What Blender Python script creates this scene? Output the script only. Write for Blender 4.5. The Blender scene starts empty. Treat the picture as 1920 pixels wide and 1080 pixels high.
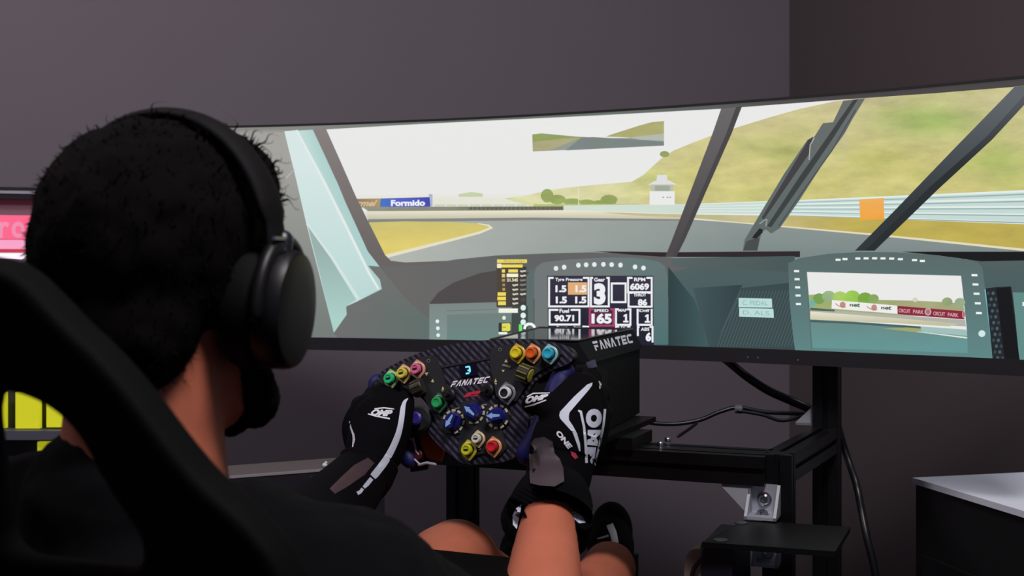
import bpy, bmesh, math, random
from mathutils import Vector, Matrix, geometry
from mathutils.bvhtree import BVHTree
random.seed(7)
C = bpy.context.scene
COL = C.collection

# ---------------------------------------------------------------- camera, world, light, exposure
F, CX, HY, CZ = 2200.0, 960.0, 505.0, 1.12
CAM = Vector((0, 0, CZ))
cd = bpy.data.cameras.new('camera')
cd.sensor_width = 36.0
cd.lens = F * 36.0 / 1920.0
cd.shift_y = (HY - 540.0) / 1920.0
cd.clip_start = 0.02
cd.dof.use_dof = True
cd.dof.focus_distance = 1.55
cd.dof.aperture_fstop = 9.0
cam = bpy.data.objects.new('camera', cd)
COL.objects.link(cam)
cam.location = CAM
cam.rotation_euler = (math.pi / 2, 0, 0)
C.camera = cam

w = bpy.data.worlds.new('room_dim')
C.world = w
w.use_nodes = True
w.node_tree.nodes['Background'].inputs[0].default_value = (0.64, 0.67, 1.0, 1)
w.node_tree.nodes['Background'].inputs[1].default_value = 0.11

def area(name, loc, target, size, power, col):
    l = bpy.data.lights.new(name, 'AREA')
    l.energy = power; l.color = col; l.shape = 'RECTANGLE'; l.size, l.size_y = size
    o = bpy.data.objects.new(name, l); COL.objects.link(o)
    o.location = loc
    o.rotation_euler = (Vector(target) - Vector(loc)).to_track_quat('-Z', 'Y').to_euler()
    return o
area('ceiling_lamp', (0.35, 0.45, 2.6), (0.1, 1.6, 0.8), (0.5, 0.5), 38.0, (1.0, 0.94, 0.97))
area('ceiling_lamp', (-1.55, 1.2, 2.6), (-0.5, 2.95, 0.9), (0.5, 0.5), 20.0, (1.0, 0.90, 0.95))
sp = bpy.data.lights.new('added_cabinet_spot', 'SPOT'); sp.energy = 26; sp.spot_size = math.radians(34); sp.spot_blend = 0.7; sp.shadow_soft_size = 0.06; sp.color = (0.88, 0.92, 1.0)  # unseen spot, added to brighten the white cabinet top behind the monitor
so_ = bpy.data.objects.new('added_cabinet_spot', sp); COL.objects.link(so_); so_.location = (0.78, 2.1, 2.6)
so_.rotation_euler = (Vector((0.86, 1.92, 0.72)) - Vector((0.78, 2.1, 2.6))).to_track_quat('-Z', 'Y').to_euler()

C.view_settings.view_transform = 'Standard'
C.view_settings.look = 'None'
C.view_settings.gamma = 1.0
C.view_settings.use_curve_mapping = False
C.view_settings.exposure = 0.0

# ---------------------------------------------------------------- helpers
def P(px, py, Y):
    return Vector(((px - CX) * Y / F, Y, CZ + (HY - py) * Y / F))
def ray(px, py):
    return Vector(((px - CX) / F, 1.0, (HY - py) / F))
def on_plane(px, py, p0, n):
    d = ray(px, py)
    return CAM + d * ((p0 - CAM).dot(n) / d.dot(n))
def lin(c):
    def f(v):
        v = max(0.0, min(1.0, v / 255.0))
        return v / 12.92 if v <= 0.04045 else ((v + 0.055) / 1.055) ** 2.4
    return tuple(f(v) for v in c[:3])
def hexdir(deg):
    a = math.radians(deg)
    return Vector((math.sin(a), math.cos(a), 0)), Vector((math.cos(a), -math.sin(a), 0))   # forward, right

MATS = {}
def mat(name, col=(128, 128, 128), rough=0.5, metal=0.0, emit=0.0, noise=0.0, nscale=60.0, bump=0.0, bscale=400.0, spec=0.5, coat=0.0):
    if name in MATS: return MATS[name]
    m = bpy.data.materials.new(name); m.use_nodes = True
    nt = m.node_tree; b = nt.nodes['Principled BSDF']
    c = lin(col)
    b.inputs['Base Color'].default_value = (*c, 1)
    b.inputs['Roughness'].default_value = rough
    b.inputs['Metallic'].default_value = metal
    b.inputs['Specular IOR Level'].default_value = spec
    b.inputs['Coat Weight'].default_value = coat
    tc = nt.nodes.new('ShaderNodeTexCoord')
    if noise > 0:
        n = nt.nodes.new('ShaderNodeTexNoise'); n.inputs['Scale'].default_value = nscale; n.inputs['Detail'].default_value = 4
        nt.links.new(tc.outputs['Object'], n.inputs['Vector'])
        mx = nt.nodes.new('ShaderNodeMix'); mx.data_type = 'RGBA'
        mx.inputs[6].default_value = (*[v * (1 - noise) for v in c], 1)
        mx.inputs[7].default_value = (*[min(1, v * (1 + noise)) for v in c], 1)
        nt.links.new(n.outputs['Fac'], mx.inputs[0]); nt.links.new(mx.outputs[2], b.inputs['Base Color'])
    if bump > 0:
        n = nt.nodes.new('ShaderNodeTexNoise'); n.inputs['Scale'].default_value = bscale; n.inputs['Detail'].default_value = 3
        nt.links.new(tc.outputs['Object'], n.inputs['Vector'])
        bp = nt.nodes.new('ShaderNodeBump'); bp.inputs['Strength'].default_value = bump; bp.inputs['Distance'].default_value = 0.002
        nt.links.new(n.outputs['Fac'], bp.inputs['Height']); nt.links.new(bp.outputs['Normal'], b.inputs['Normal'])
    if emit > 0:
        b.inputs['Emission Color'].default_value = (*c, 1); b.inputs['Emission Strength'].default_value = emit
    MATS[name] = m
    return m

def link(name, me, m=None, parent=None, smooth=False):
    o = bpy.data.objects.new(name, me); COL.objects.link(o)
    if m is not None:
        me.materials.clear(); me.materials.append(m)
    if parent is not None: o.parent = parent
    if smooth: me.polygons.foreach_set('use_smooth', [True] * len(me.polygons))
    return o
def obj(name, bm, m=None, parent=None, smooth=False, bevel=0.0, auto=False):
    if bevel > 0:
        bmesh.ops.bevel(bm, geom=[e for e in bm.edges if len(e.link_faces) == 2 and e.calc_face_angle(0) > 0.5], offset=bevel, segments=2, affect='EDGES', clamp_overlap=True)
    bmesh.ops.recalc_face_normals(bm, faces=bm.faces)
    me = bpy.data.meshes.new(name); bm.to_mesh(me); bm.free()
    o = link(name, me, m, parent, smooth)
    if auto: me.set_sharp_from_angle(angle=math.radians(38))
    return o
def tag(o, label=None, cat=None, group=None, kind=None):
    if label: o['label'] = label
    if cat: o['category'] = cat
    if group: o['group'] = group
    if kind: o['kind'] = kind
    return o
def thing(name, label, cat, loc=(0, 0, 0), group=None):
    o = bpy.data.objects.new(name, None); COL.objects.link(o)
    o.empty_display_size = 0.05
    o.matrix_world = Matrix.Translation(Vector(loc)) if not isinstance(loc, Matrix) else loc
    return tag(o, label, cat, group)
def keep(child, parent):
    """parent a mesh built in world coordinates without moving it"""
    child.parent = parent
    child.matrix_parent_inverse = parent.matrix_world.inverted()
    return child

def box(bm, o, ax, ay, az):
    """box from corner o spanned by three vectors"""
    v = [bm.verts.new(o + ax * i + ay * j + az * k) for i in (0, 1) for j in (0, 1) for k in (0, 1)]
    for f in ((0, 1, 3, 2), (4, 6, 7, 5), (0, 4, 5, 1), (2, 3, 7, 6), (0, 2, 6, 4), (1, 5, 7, 3)):
        bm.faces.new([v[i] for i in f])
def cbox(bm, c, hx, hy, hz, R=None):
    R = R or Matrix.Identity(3)
    ax, ay, az = R.col[0] * 2 * hx, R.col[1] * 2 * hy, R.col[2] * 2 * hz
    box(bm, Vector(c) - (ax + ay + az) / 2, ax, ay, az)
def prism(bm, pts, d):
    """extrude polygon pts (3D list) by vector d"""
    a = [bm.verts.new(p) for p in pts]; b = [bm.verts.new(Vector(p) + d) for p in pts]
    n = len(pts)
    bm.faces.new(a); bm.faces.new(b[::-1])
    for i in range(n):
        bm.faces.new([a[i], a[(i + 1) % n], b[(i + 1) % n], b[i]])
def frame_axes(t):
    t = t.normalized()
    up = Vector((0, 0, 1)) if abs(t.z) < 0.9 else Vector((1, 0, 0))
    x = t.cross(up).normalized(); y = t.cross(x).normalized()
    return x, y
def tube(bm, pts, rad, seg=12, caps=True):
    """tapered closed tube with rounded ends"""
    pts = [Vector(p) for p in pts]
    if not hasattr(rad, '__len__'): rad = [rad] * len(pts)
    P2, R2 = [], []
    if caps:
        t0 = (pts[0] - pts[1]).normalized()
        for a in (80, 60, 35): P2.append(pts[0] + t0 * rad[0] * math.sin(math.radians(a))); R2.append(rad[0] * math.cos(math.radians(a)))
    P2 += pts; R2 += list(rad)
    if caps:
        t1 = (pts[-1] - pts[-2]).normalized()
        for a in (35, 60, 80): P2.append(pts[-1] + t1 * rad[-1] * math.sin(math.radians(a))); R2.append(rad[-1] * math.cos(math.radians(a)))
    rings = []; px = None
    for i, p in enumerate(P2):
        t = (P2[min(i + 1, len(P2) - 1)] - P2[max(i - 1, 0)])
        x, y = frame_axes(t)
        if px is not None:
            x = (px - t.normalized() * px.dot(t.normalized())).normalized(); y = t.normalized().cross(x)
        px = x
        rings.append([bm.verts.new(p + (x * math.cos(2 * math.pi * k / seg) + y * math.sin(2 * math.pi * k / seg)) * R2[i]) for k in range(seg)])
    for a, b in zip(rings, rings[1:]):
        for k in range(seg):
            bm.faces.new([a[k], a[(k + 1) % seg], b[(k + 1) % seg], b[k]])
    bm.faces.new(rings[0][::-1]); bm.faces.new(rings[-1])
def ell(bm, c, r, R=None, sub=3):
    M = Matrix.Translation(Vector(c)) @ (R.to_4x4() if R else Matrix.Identity(4)) @ Matrix.Diagonal((*r, 1))
    bmesh.ops.create_icosphere(bm, subdivisions=sub, radius=1.0, matrix=M)
def lathe(bm, prof, c=(0, 0, 0), R=None, seg=24):
    """prof: list of (radius, height) along local z"""
    c = Vector(c); R = R or Matrix.Identity(3)
    rings = []
    for r, h in prof:
        rings.append([bm.verts.new(c + R @ Vector((max(r, 1e-5) * math.cos(2 * math.pi * k / seg), max(r, 1e-5) * math.sin(2 * math.pi * k / seg), h))) for k in range(seg)])
    for a, b in zip(rings, rings[1:]):
        for k in range(seg): bm.faces.new([a[k], a[(k + 1) % seg], b[(k + 1) % seg], b[k]])
    bm.faces.new(rings[0][::-1]); bm.faces.new(rings[-1])
def smooth_path(pts, n=8):
    """catmull-rom through points (any dimension tuples)"""
    pts = [tuple(p) for p in pts]; out = []
    for i in range(len(pts) - 1):
        p0, p1, p2, p3 = pts[max(i - 1, 0)], pts[i], pts[i + 1], pts[min(i + 2, len(pts) - 1)]
        for k in range(n):
            t = k / n
            out.append(tuple(0.5 * (2 * b + (c - a) * t + (2 * a - 5 * b + 4 * c - d) * t * t + (3 * b - a - 3 * c + d) * t ** 3) for a, b, c, d in zip(p0, p1, p2, p3)))
    out.append(pts[-1])
    return out
def remesh(name, bm, voxel, smooth=4, m=None, parent=None, disp=0.0, dscale=0.02):
    """fuse overlapping closed shapes into one continuous skin"""
    bmesh.ops.recalc_face_normals(bm, faces=bm.faces)
    me = bpy.data.meshes.new('tmp'); bm.to_mesh(me); bm.free()
    o = bpy.data.objects.new('tmp', me); COL.objects.link(o)
    r = o.modifiers.new('r', 'REMESH'); r.mode = 'VOXEL'; r.voxel_size = voxel
    s = o.modifiers.new('s', 'SMOOTH'); s.iterations = smooth; s.factor = 0.5
    if disp > 0:
        tx = bpy.data.textures.new('t', 'CLOUDS'); tx.noise_scale = dscale
        d = o.modifiers.new('d', 'DISPLACE'); d.texture = tx; d.strength = disp; d.texture_coords = 'GLOBAL'
    dg = bpy.context.evaluated_depsgraph_get()
    me2 = bpy.data.meshes.new_from_object(o.evaluated_get(dg))
    bpy.data.objects.remove(o); bpy.data.meshes.remove(me)
    me2.name = name
    out = link(name, me2, m, None, True)
    if parent is not None: keep(out, parent)
    return out

# ---- flat print: polygons and lettering laid out in a plane and mapped onto a real surface
_txt = {}
def text_mesh(body, bold=0.0, shear=0.0, space=1.0):
    k = (body, bold, shear, space)
    if k in _txt: return _txt[k]
    cu = bpy.data.curves.new('t', 'FONT'); cu.body = body; cu.offset = bold; cu.shear = shear; cu.space_character = space
    cu.resolution_u = 4
    o = bpy.data.objects.new('t', cu); COL.objects.link(o)
    dg = bpy.context.evaluated_depsgraph_get()
    me = bpy.data.meshes.new_from_object(o.evaluated_get(dg))
    vs = [(v.co.x, v.co.y) for v in me.vertices]; fs = [tuple(p.vertices) for p in me.polygons]
    bpy.data.objects.remove(o); bpy.data.curves.remove(cu); bpy.data.meshes.remove(me)
    x0 = min(v[0] for v in vs); x1 = max(v[0] for v in vs); y0 = min(v[1] for v in vs); y1 = max(v[1] for v in vs)
    vs = [((x - x0) / (x1 - x0), (y - y0) / (y1 - y0)) for x, y in vs]
    _txt[k] = (vs, fs)
    return _txt[k]
class Art:
    def __init__(self, fn, grid=40.0, step=5e-5):
        self.fn, self.grid, self.step = fn, grid, step
        self.v, self.f, self.c, self.q = [], [], [], []
        self.lay = 0
    def _add(self, vs, fs, col, noise, layer):
        if layer is None:
            self.lay += 1; layer = self.lay
        g = self.grid
        def split(pl, ax):
            out = []; lo = min(p[ax] for p in pl); hi = max(p[ax] for p in pl)
            k = math.floor(lo / g) + 1; cur = pl
            while k * g < hi - 1e-4 and len(cur) > 2:
                c = k * g; a_, b_ = [], []
                for m in range(len(cur)):
                    p, q = cur[m], cur[(m + 1) % len(cur)]
                    if p[ax] <= c: a_.append(p)
                    if p[ax] >= c: b_.append(p)
                    if (p[ax] - c) * (q[ax] - c) < 0:
                        t = (c - p[ax]) / (q[ax] - p[ax]); x = (p[0] + (q[0] - p[0]) * t, p[1] + (q[1] - p[1]) * t)
                        a_.append(x); b_.append(x)
                if len(a_) > 2: out.append(a_)
                cur = b_; k += 1
            if len(cur) > 2: out.append(cur)
            return out
        seen = {}
        for f in fs:
            for s1 in split([vs[i] for i in f], 0):
                for s2 in split(s1, 1):
                    ids = []
                    for x, y in s2:
                        key = (round(x, 4), round(y, 4))
                        if key not in seen:
                            seen[key] = len(self.v)
                            self.v.append(self.fn(x, y, layer * self.step))
                            cc = col(x, y) if callable(col) else col
                            self.c.append((*lin(cc), noise)); self.q.append((x / 100.0, y / 100.0, 0.0))
                        if seen[key] not in ids: ids.append(seen[key])
                    if len(ids) > 2: self.f.append(ids)
    def poly(self, pts, col, noise=0.0, layer=None):
        tri = geometry.tessellate_polygon([[Vector((x, y, 0)) for x, y in pts]])
        self._add(pts, tri, col, noise, layer)
    def rect(self, x0, y0, x1, y1, col, noise=0.0): self.poly([(x0, y0), (x1, y0), (x1, y1), (x0, y1)], col, noise)
    def dot(self, x, y, rx, ry, col, n=14, noise=0.0): self.poly([(x + rx * math.cos(2 * math.pi * k / n), y + ry * math.sin(2 * math.pi * k / n)) for k in range(n)], col, noise)
    def line(self, pts, wd, col, noise=0.0, closed=False):
        """stroke; wd one width or one per point"""
        n = len(pts); wd = wd if hasattr(wd, '__len__') else [wd] * n
        L, R = [], []
        for i in range(n):
            a = pts[(i - 1) % n] if closed or i > 0 else pts[i]
            b = pts[(i + 1) % n] if closed or i < n - 1 else pts[i]
            p = pts[i]
            d1 = Vector((p[0] - a[0], p[1] - a[1])); d2 = Vector((b[0] - p[0], b[1] - p[1]))
            if d1.length < 1e-9: d1 = d2
            if d2.length < 1e-9: d2 = d1
            d1.normalize(); d2.normalize()
            t = (d1 + d2).normalized(); nn = Vector((-t.y, t.x)); s = wd[i] / 2 / max(0.5, nn.dot(Vector((-d1.y, d1.x))))
            L.append((p[0] + nn.x * s, p[1] + nn.y * s)); R.append((p[0] - nn.x * s, p[1] - nn.y * s))
        vs = L + R; m = n if closed else n - 1
        self._add(vs, [(i, (i + 1) % n, n + (i + 1) % n, n + i) for i in range(m)], col, noise, None)
    def text(self, body, quad, col, bold=0.0, shear=0.0, space=1.0):
        """quad: bottom-left, bottom-right, top-right, top-left"""
        vs, fs = text_mesh(body, bold, shear, space)
        self.shape(vs, fs, quad, col)
    def shape(self, vs, fs, quad, col):
        a, b, c, d = quad
        def bl(u, v): return tuple((a[i] * (1 - u) + b[i] * u) * (1 - v) + (d[i] * (1 - u) + c[i] * u) * v for i in (0, 1))
        self._add([bl(u, v) for u, v in vs], fs, col, 0.0, None)
    def rtext(self, body, x0, y0, x1, y1, col, bold=0.02, shear=0.0): self.text(body, [(x0, y1), (x1, y1), (x1, y0), (x0, y0)], col, bold, shear)
    def mesh(self, name):
        me = bpy.data.meshes.new(name); me.from_pydata(self.v, [], self.f)
        a = me.color_attributes.new('Col', 'FLOAT_COLOR', 'POINT')
        a.data.foreach_set('color', [x for c in self.c for x in c])
        q = me.attributes.new('pxy', 'FLOAT_VECTOR', 'POINT')
        q.data.foreach_set('vector', [x for c in self.q for x in c])
        me.update()
        return me
# the block capitals of the maker's name, letters without crossbars in the A
def fan_shape():
    L = {
        'F': [[(.0, .74), (1, .74), (1, 1), (.0, 1)], [(.0, .32), (.85, .32), (.85, .58), (.0, .58)], [(.0, 0), (.3, 0), (.3, .5), (.0, .5)]],
        'A': [[(0, 0), (.28, 0), (.62, 1), (.36, 1)], [(.38, 1), (.64, 1), (1, 0), (.72, 0)]],
        'N': [[(0, 0), (.26, 0), (.26, 1), (0, 1)], [(.74, 0), (1, 0), (1, 1), (.74, 1)], [(.0, 1), (.3, 1), (1, 0), (.7, 0)]],
        'T': [[(0, .74), (1, .74), (1, 1), (0, 1)], [(.36, 0), (.64, 0), (.64, .8), (.36, .8)]],
        'E': [[(0, 0), (.28, 0), (.28, 1), (0, 1)], [(.2, .76), (1, .76), (1, 1), (.2, 1)], [(.2, .38), (.9, .38), (.9, .62), (.2, .62)], [(.2, 0), (1, 0), (1, .24), (.2, .24)]],
        'C': [[(0, .12), (.28, .0), (.28, 1), (0, .88)], [(.2, .76), (1, .76), (1, 1), (.2, 1)], [(.2, 0), (1, 0), (1, .24), (.2, .24)]]}
    vs, fs = [], []
    x = 0.0
    for ch in 'FANATEC':
        for q in L[ch]:
            o = len(vs); vs += [(x + u * 0.124, v) for u, v in q]; fs.append(tuple(range(o, o + len(q))))
        x += 0.146
    return vs, fs

def attr_mat(name, emit, stretch=(1, 1), rough=0.6, scale=3.0):
    m = bpy.data.materials.new(name); m.use_nodes = True
    nt = m.node_tree; b = nt.nodes['Principled BSDF']
    at = nt.nodes.new('ShaderNodeAttribute'); at.attribute_name = 'Col'
    if emit > 0:
        pq = nt.nodes.new('ShaderNodeAttribute'); pq.attribute_name = 'pxy'
        mp = nt.nodes.new('ShaderNodeMapping'); mp.inputs['Scale'].default_value = (stretch[0], stretch[1], 1)
        mp.inputs['Rotation'].default_value = (0, 0, 0.25)
        nt.links.new(pq.outputs['Vector'], mp.inputs['Vector'])
        n = nt.nodes.new('ShaderNodeTexNoise'); n.inputs['Scale'].default_value = scale; n.inputs['Detail'].default_value = 6; n.inputs['Roughness'].default_value = 0.62
        nt.links.new(mp.outputs['Vector'], n.inputs['Vector'])
        n2 = nt.nodes.new('ShaderNodeTexNoise'); n2.inputs['Scale'].default_value = scale * 0.45; n2.inputs['Detail'].default_value = 2
        nt.links.new(mp.outputs['Vector'], n2.inputs['Vector'])
        # brightness 1 + alpha*(noise-.5)*2 and a drift towards green where alpha > 0
        s = nt.nodes.new('ShaderNodeMath'); s.operation = 'SUBTRACT'; s.inputs[1].default_value = 0.5; nt.links.new(n.outputs['Fac'], s.inputs[0])
        k = nt.nodes.new('ShaderNodeMath'); k.operation = 'MULTIPLY_ADD'; k.inputs[2].default_value = 1.0
        nt.links.new(s.outputs[0], k.inputs[0]); 
        al = nt.nodes.new('ShaderNodeMath'); al.operation = 'MULTIPLY'; al.inputs[1].default_value = 2.2; nt.links.new(at.outputs['Alpha'], al.inputs[0])
        nt.links.new(al.outputs[0], k.inputs[1])
        mul = nt.nodes.new('ShaderNodeVectorMath'); mul.operation = 'SCALE'
        nt.links.new(at.outputs['Color'], mul.inputs[0]); nt.links.new(k.outputs[0], mul.inputs['Scale'])
        g = nt.nodes.new('ShaderNodeMix'); g.data_type = 'RGBA'; g.blend_type = 'MULTIPLY'
        g.inputs[7].default_value = (0.91, 1.0, 0.80, 1)
        r = nt.nodes.new('ShaderNodeMapRange'); r.inputs['From Min'].default_value = 0.5; r.inputs['From Max'].default_value = 0.66
        nt.links.new(n2.outputs['Fac'], r.inputs['Value'])
        ga = nt.nodes.new('ShaderNodeMath'); ga.operation = 'MULTIPLY'; nt.links.new(r.outputs[0], ga.inputs[0]); nt.links.new(al.outputs[0], ga.inputs[1])
        ga2 = nt.nodes.new('ShaderNodeMath'); ga2.operation = 'MULTIPLY'; ga2.use_clamp = True; ga2.inputs[1].default_value = 1.0; nt.links.new(ga.outputs[0], ga2.inputs[0])
        nt.links.new(ga2.outputs[0], g.inputs[0]); nt.links.new(mul.outputs[0], g.inputs[6])
        b.inputs['Base Color'].default_value = (0.005, 0.005, 0.006, 1)
        b.inputs['Roughness'].default_value = 0.5; b.inputs['Specular IOR Level'].default_value = 0.25
        nt.links.new(g.outputs[2], b.inputs['Emission Color']); b.inputs['Emission Strength'].default_value = emit
    else:
        nt.links.new(at.outputs['Color'], b.inputs['Base Color']); b.inputs['Roughness'].default_value = rough
    return m

# ---------------------------------------------------------------- materials
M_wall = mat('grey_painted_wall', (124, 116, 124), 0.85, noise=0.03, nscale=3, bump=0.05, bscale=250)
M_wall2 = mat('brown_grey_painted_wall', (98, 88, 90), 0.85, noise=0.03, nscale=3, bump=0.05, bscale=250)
M_floor = mat('dark_carpet', (40, 38, 42), 0.95, noise=0.2, nscale=300, bump=0.3)
M_ceil = mat('ceiling_paint', (150, 145, 148), 0.9)
M_black = mat('black_plastic', (16, 16, 18), 0.45, bump=0.03, bscale=900)
M_blacksoft = mat('black_matte_plastic', (13, 13, 15), 0.6, bump=0.03, bscale=900)
M_bezel = mat('dark_bezel_plastic', (38, 36, 39), 0.45, bump=0.02, bscale=700)
M_alu = mat('black_anodised_profile', (9, 9, 11), 0.42, metal=0.3, bump=0.02, bscale=600)
M_slot = mat('profile_slot', (5, 5, 6), 0.6)
M_silver = mat('cast_zinc', (178, 182, 190), 0.45, metal=0.35, noise=0.06, nscale=120, bump=0.06, bscale=500)
M_steel = mat('bright_steel', (205, 208, 215), 0.2, metal=1.0)
M_skin = mat('skin', (196, 110, 82), 0.55, noise=0.10, nscale=40, bump=0.06, bscale=350)
M_hair = mat('dark_brown_hair', (10, 7, 7), 0.9, spec=0.08, noise=0.3, nscale=80)
M_cloth = mat('black_cotton', (8, 8, 11), 0.95, bump=0.12, bscale=700, spec=0.15)
M_glove = mat('black_suede_glove', (7, 6, 9), 0.9, bump=0.15, bscale=900, spec=0.1)
M_mesh = mat('grey_mesh_fabric', (86, 74, 78), 0.9, bump=0.2, bscale=1500, spec=0.15)
M_seat = mat('black_seat_shell', (6, 6, 7), 0.75, spec=0.1, bump=0.04, bscale=600)
M_grip = mat('dark_blue_grip', (20, 22, 92), 0.55, bump=0.1, bscale=900)
M_knob = mat('blue_anodised_knob', (26, 26, 110), 0.3, coat=0.3)
M_white = mat('white_lacquer', (232, 236, 246), 0.5)
M_copper = mat('copper_paddle', (190, 92, 40), 0.4)
M_paint = attr_mat('printed_colours', 0)
M_pic = attr_mat('screen_picture', 1.0, (0.55, 1.5), scale=2.4)

def carbon():
    m = bpy.data.materials.new('carbon_fibre'); m.use_nodes = True
    nt = m.node_tree; b = nt.nodes['Principled BSDF']
    tc = nt.nodes.new('ShaderNodeTexCoord')
    def wave(rot, period, dist):
        mp = nt.nodes.new('ShaderNodeMapping'); mp.inputs['Rotation'].default_value = (0, 0, rot)
        nt.links.new(tc.outputs['Object'], mp.inputs['Vector'])
        wv = nt.nodes.new('ShaderNodeTexWave'); wv.inputs['Scale'].default_value = 2 * math.pi / (20 * period); wv.inputs['Distortion'].default_value = dist
        wv.inputs['Detail Scale'].default_value = 1.0
        nt.links.new(mp.outputs['Vector'], wv.inputs['Vector'])
        return wv.outputs['Fac']
    a = wave(math.radians(-50), 0.0066, 0.0); c = wave(math.radians(12), 0.013, 0.0)
    r = nt.nodes.new('ShaderNodeMapRange'); r.inputs['From Min'].default_value = 0.45; r.inputs['From Max'].default_value = 0.75
    nt.links.new(a, r.inputs['Value'])
    r2 = nt.nodes.new('ShaderNodeMapRange'); r2.inputs['From Min'].default_value = 0.0; r2.inputs['From Max'].default_value = 0.4; r2.inputs['To Min'].default_value = 0.45
    nt.links.new(c, r2.inputs['Value'])
    mu = nt.nodes.new('ShaderNodeMath'); mu.operation = 'MULTIPLY'; nt.links.new(r.outputs[0], mu.inputs[0]); nt.links.new(r2.outputs[0], mu.inputs[1])
    mx = nt.nodes.new('ShaderNodeMix'); mx.data_type = 'RGBA'
    mx.inputs[6].default_value = (*lin((20, 18, 26)), 1); mx.inputs[7].default_value = (*lin((74, 70, 90)), 1)
    nt.links.new(mu.outputs[0], mx.inputs[0]); nt.links.new(mx.outputs[2], b.inputs['Base Color'])
    b.inputs['Roughness'].default_value = 0.4
    return m
M_carbon = carbon()

# ---------------------------------------------------------------- room
e2, e1 = hexdir(-15)            # e2: into the room's depth, e1: along the back wall to the right
CORN = Vector(((1480 - CX) / F * 3.4, 3.4, 0))
def struct(name, bm, m): return tag(obj(name, bm, m), kind='structure')
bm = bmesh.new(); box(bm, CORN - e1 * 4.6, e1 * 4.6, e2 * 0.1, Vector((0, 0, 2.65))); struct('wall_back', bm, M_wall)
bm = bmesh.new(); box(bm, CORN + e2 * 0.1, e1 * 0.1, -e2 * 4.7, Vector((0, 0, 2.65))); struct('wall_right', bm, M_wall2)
bm = bmesh.new(); box(bm, CORN - e1 * 4.6 + e2 * 0.1 + Vector((0, 0, -0.06)), e1 * 4.7, -e2 * 4.7, Vector((0, 0, 0.06))); struct('floor', bm, M_floor)
bm = bmesh.new(); box(bm, CORN - e1 * 4.6 + e2 * 0.1 + Vector((0, 0, 2.65)), e1 * 4.7, -e2 * 4.7, Vector((0, 0, 0.06))); struct('ceiling', bm, M_ceil)

# ---------------------------------------------------------------- curved monitor
OX, OY, RR = -1.0181, -0.4592, 2.7538
ZT, ZB = CZ + 0.2743, CZ - 0.1284            # top of case, bottom of the picture
ZBE = ZB - 0.0235
def cyl_hit(px, py, off=0.0):
    d = ray(px, py); R = RR - off
    a = d.x * d.x + d.y * d.y; b = -2 * (d.x * OX + d.y * OY); c = OX * OX + OY * OY - R * R
    t = (-b + math.sqrt(b * b - 4 * a * c)) / (2 * a)
    return CAM + d * t
def ang(p): return math.atan2(p.x - OX, p.y - OY)
T0, T1 = ang(cyl_hit(428, 500)), ang(cyl_hit(1934, 500))
def arc(th, z, off=0.0): return Vector((OX + (RR - off) * math.sin(th), OY + (RR - off) * math.cos(th), z))
mid = arc((T0 + T1) / 2, 0)
monitor = thing('curved_monitor', 'very wide curved monitor showing a racing cockpit view, behind the steering wheel', 'monitor', (mid.x, mid.y, ZBE))
def arcbox(bm, t0, t1, z0, z1, o0, o1, n=40):
    rings = []
    for i in range(n + 1):
        th = t0 + (t1 - t0) * i / n
        rings.append([bm.verts.new(arc(th, z, o)) for z, o in ((z0, o0), (z1, o0), (z1, o1), (z0, o1))])
    for a, b in zip(rings, rings[1:]):
        for k in range(4): bm.faces.new([a[k], a[(k + 1) % 4], b[(k + 1) % 4], b[k]])
    bm.faces.new(rings[0][::-1]); bm.faces.new(rings[-1])
dT = 0.004 / RR
bm = bmesh.new(); arcbox(bm, T0 - dT, T1 + dT, ZBE, ZT + 0.001, -0.004, -0.045); keep(obj('back_shell', bm, M_black, None, auto=True), monitor)
bm = bmesh.new(); arcbox(bm, T0 - dT, T1 + dT, ZBE, ZB, 0.006, -0.01); keep(obj('bottom_bezel', bm, M_bezel, None, bevel=0.0012), monitor)
bm = bmesh.new(); arcbox(bm, T0 - dT, T1 + dT, ZT - 0.003, ZT + 0.001, 0.004, -0.01); keep(obj('top_bezel', bm, M_blacksoft), monitor)
for a, b in ((T0 - dT, T0), (T1, T1 + dT)):
    bm = bmesh.new(); arcbox(bm, a, b, ZB, ZT - 0.003, 0.004, -0.01, 2); keep(obj('side_bezel', bm, M_blacksoft), monitor)
mk = Art(lambda x, y, o: cyl_hit(x, y, 0.0063 + o))
for x, y in ((1402, 669.5), (1421, 670.5), (1496, 675)): mk.dot(x, y, 1.4, 1.4, (120, 118, 128), 8)
keep(link('touch_mark', mk.mesh('touch_mark'), M_paint), monitor)
tag(monitor.children[-1], 'small grey touch button marks', kind='stuff')

# picture on the screen -------------------------------------------------------
GRID = 20.0
_fac = {}
def clampz(x, y, o):
    k = math.floor(x / GRID)
    if k not in _fac:
        p0, p1 = cyl_hit(k * GRID, HY), cyl_hit((k + 1) * GRID, HY)
        n = Vector((p1.y - p0.y, p0.x - p1.x, 0)).normalized()
        if n.dot(CAM - p0) < 0: n = -n
        _fac[k] = (p0, n)
    p0, n = _fac[k]
    p = on_plane(x, y, p0 + n * (o + 0.0002), n)
    p.z = max(ZB, min(ZT - 0.003, p.z))
    return p
A = Art(clampz, GRID, 1.0e-5)
def mixc(a, b, t): t = max(0, min(1, t)); return tuple(u * (1 - t) + v * t for u, v in zip(a, b))
def gx(x0, c0, x1, c1): return lambda x, y: mixc(c0, c1, (x - x0) / (x1 - x0))
def gy(y0, c0, y1, c1): return lambda x, y: mixc(c0, c1, (y - y0) / (y1 - y0))
def dashcol(x, y):
    t = mixc((118, 118, 115), (80, 95, 95), (x - 640) / 700)
    b = mixc((112, 121, 117), (60, 88, 92), (x - 640) / 650)
    return mixc(t, b, (y - 480) / 160)
A.poly([(428, 120), (1934, 120), (1934, 720), (428, 720)], dashcol)
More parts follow.
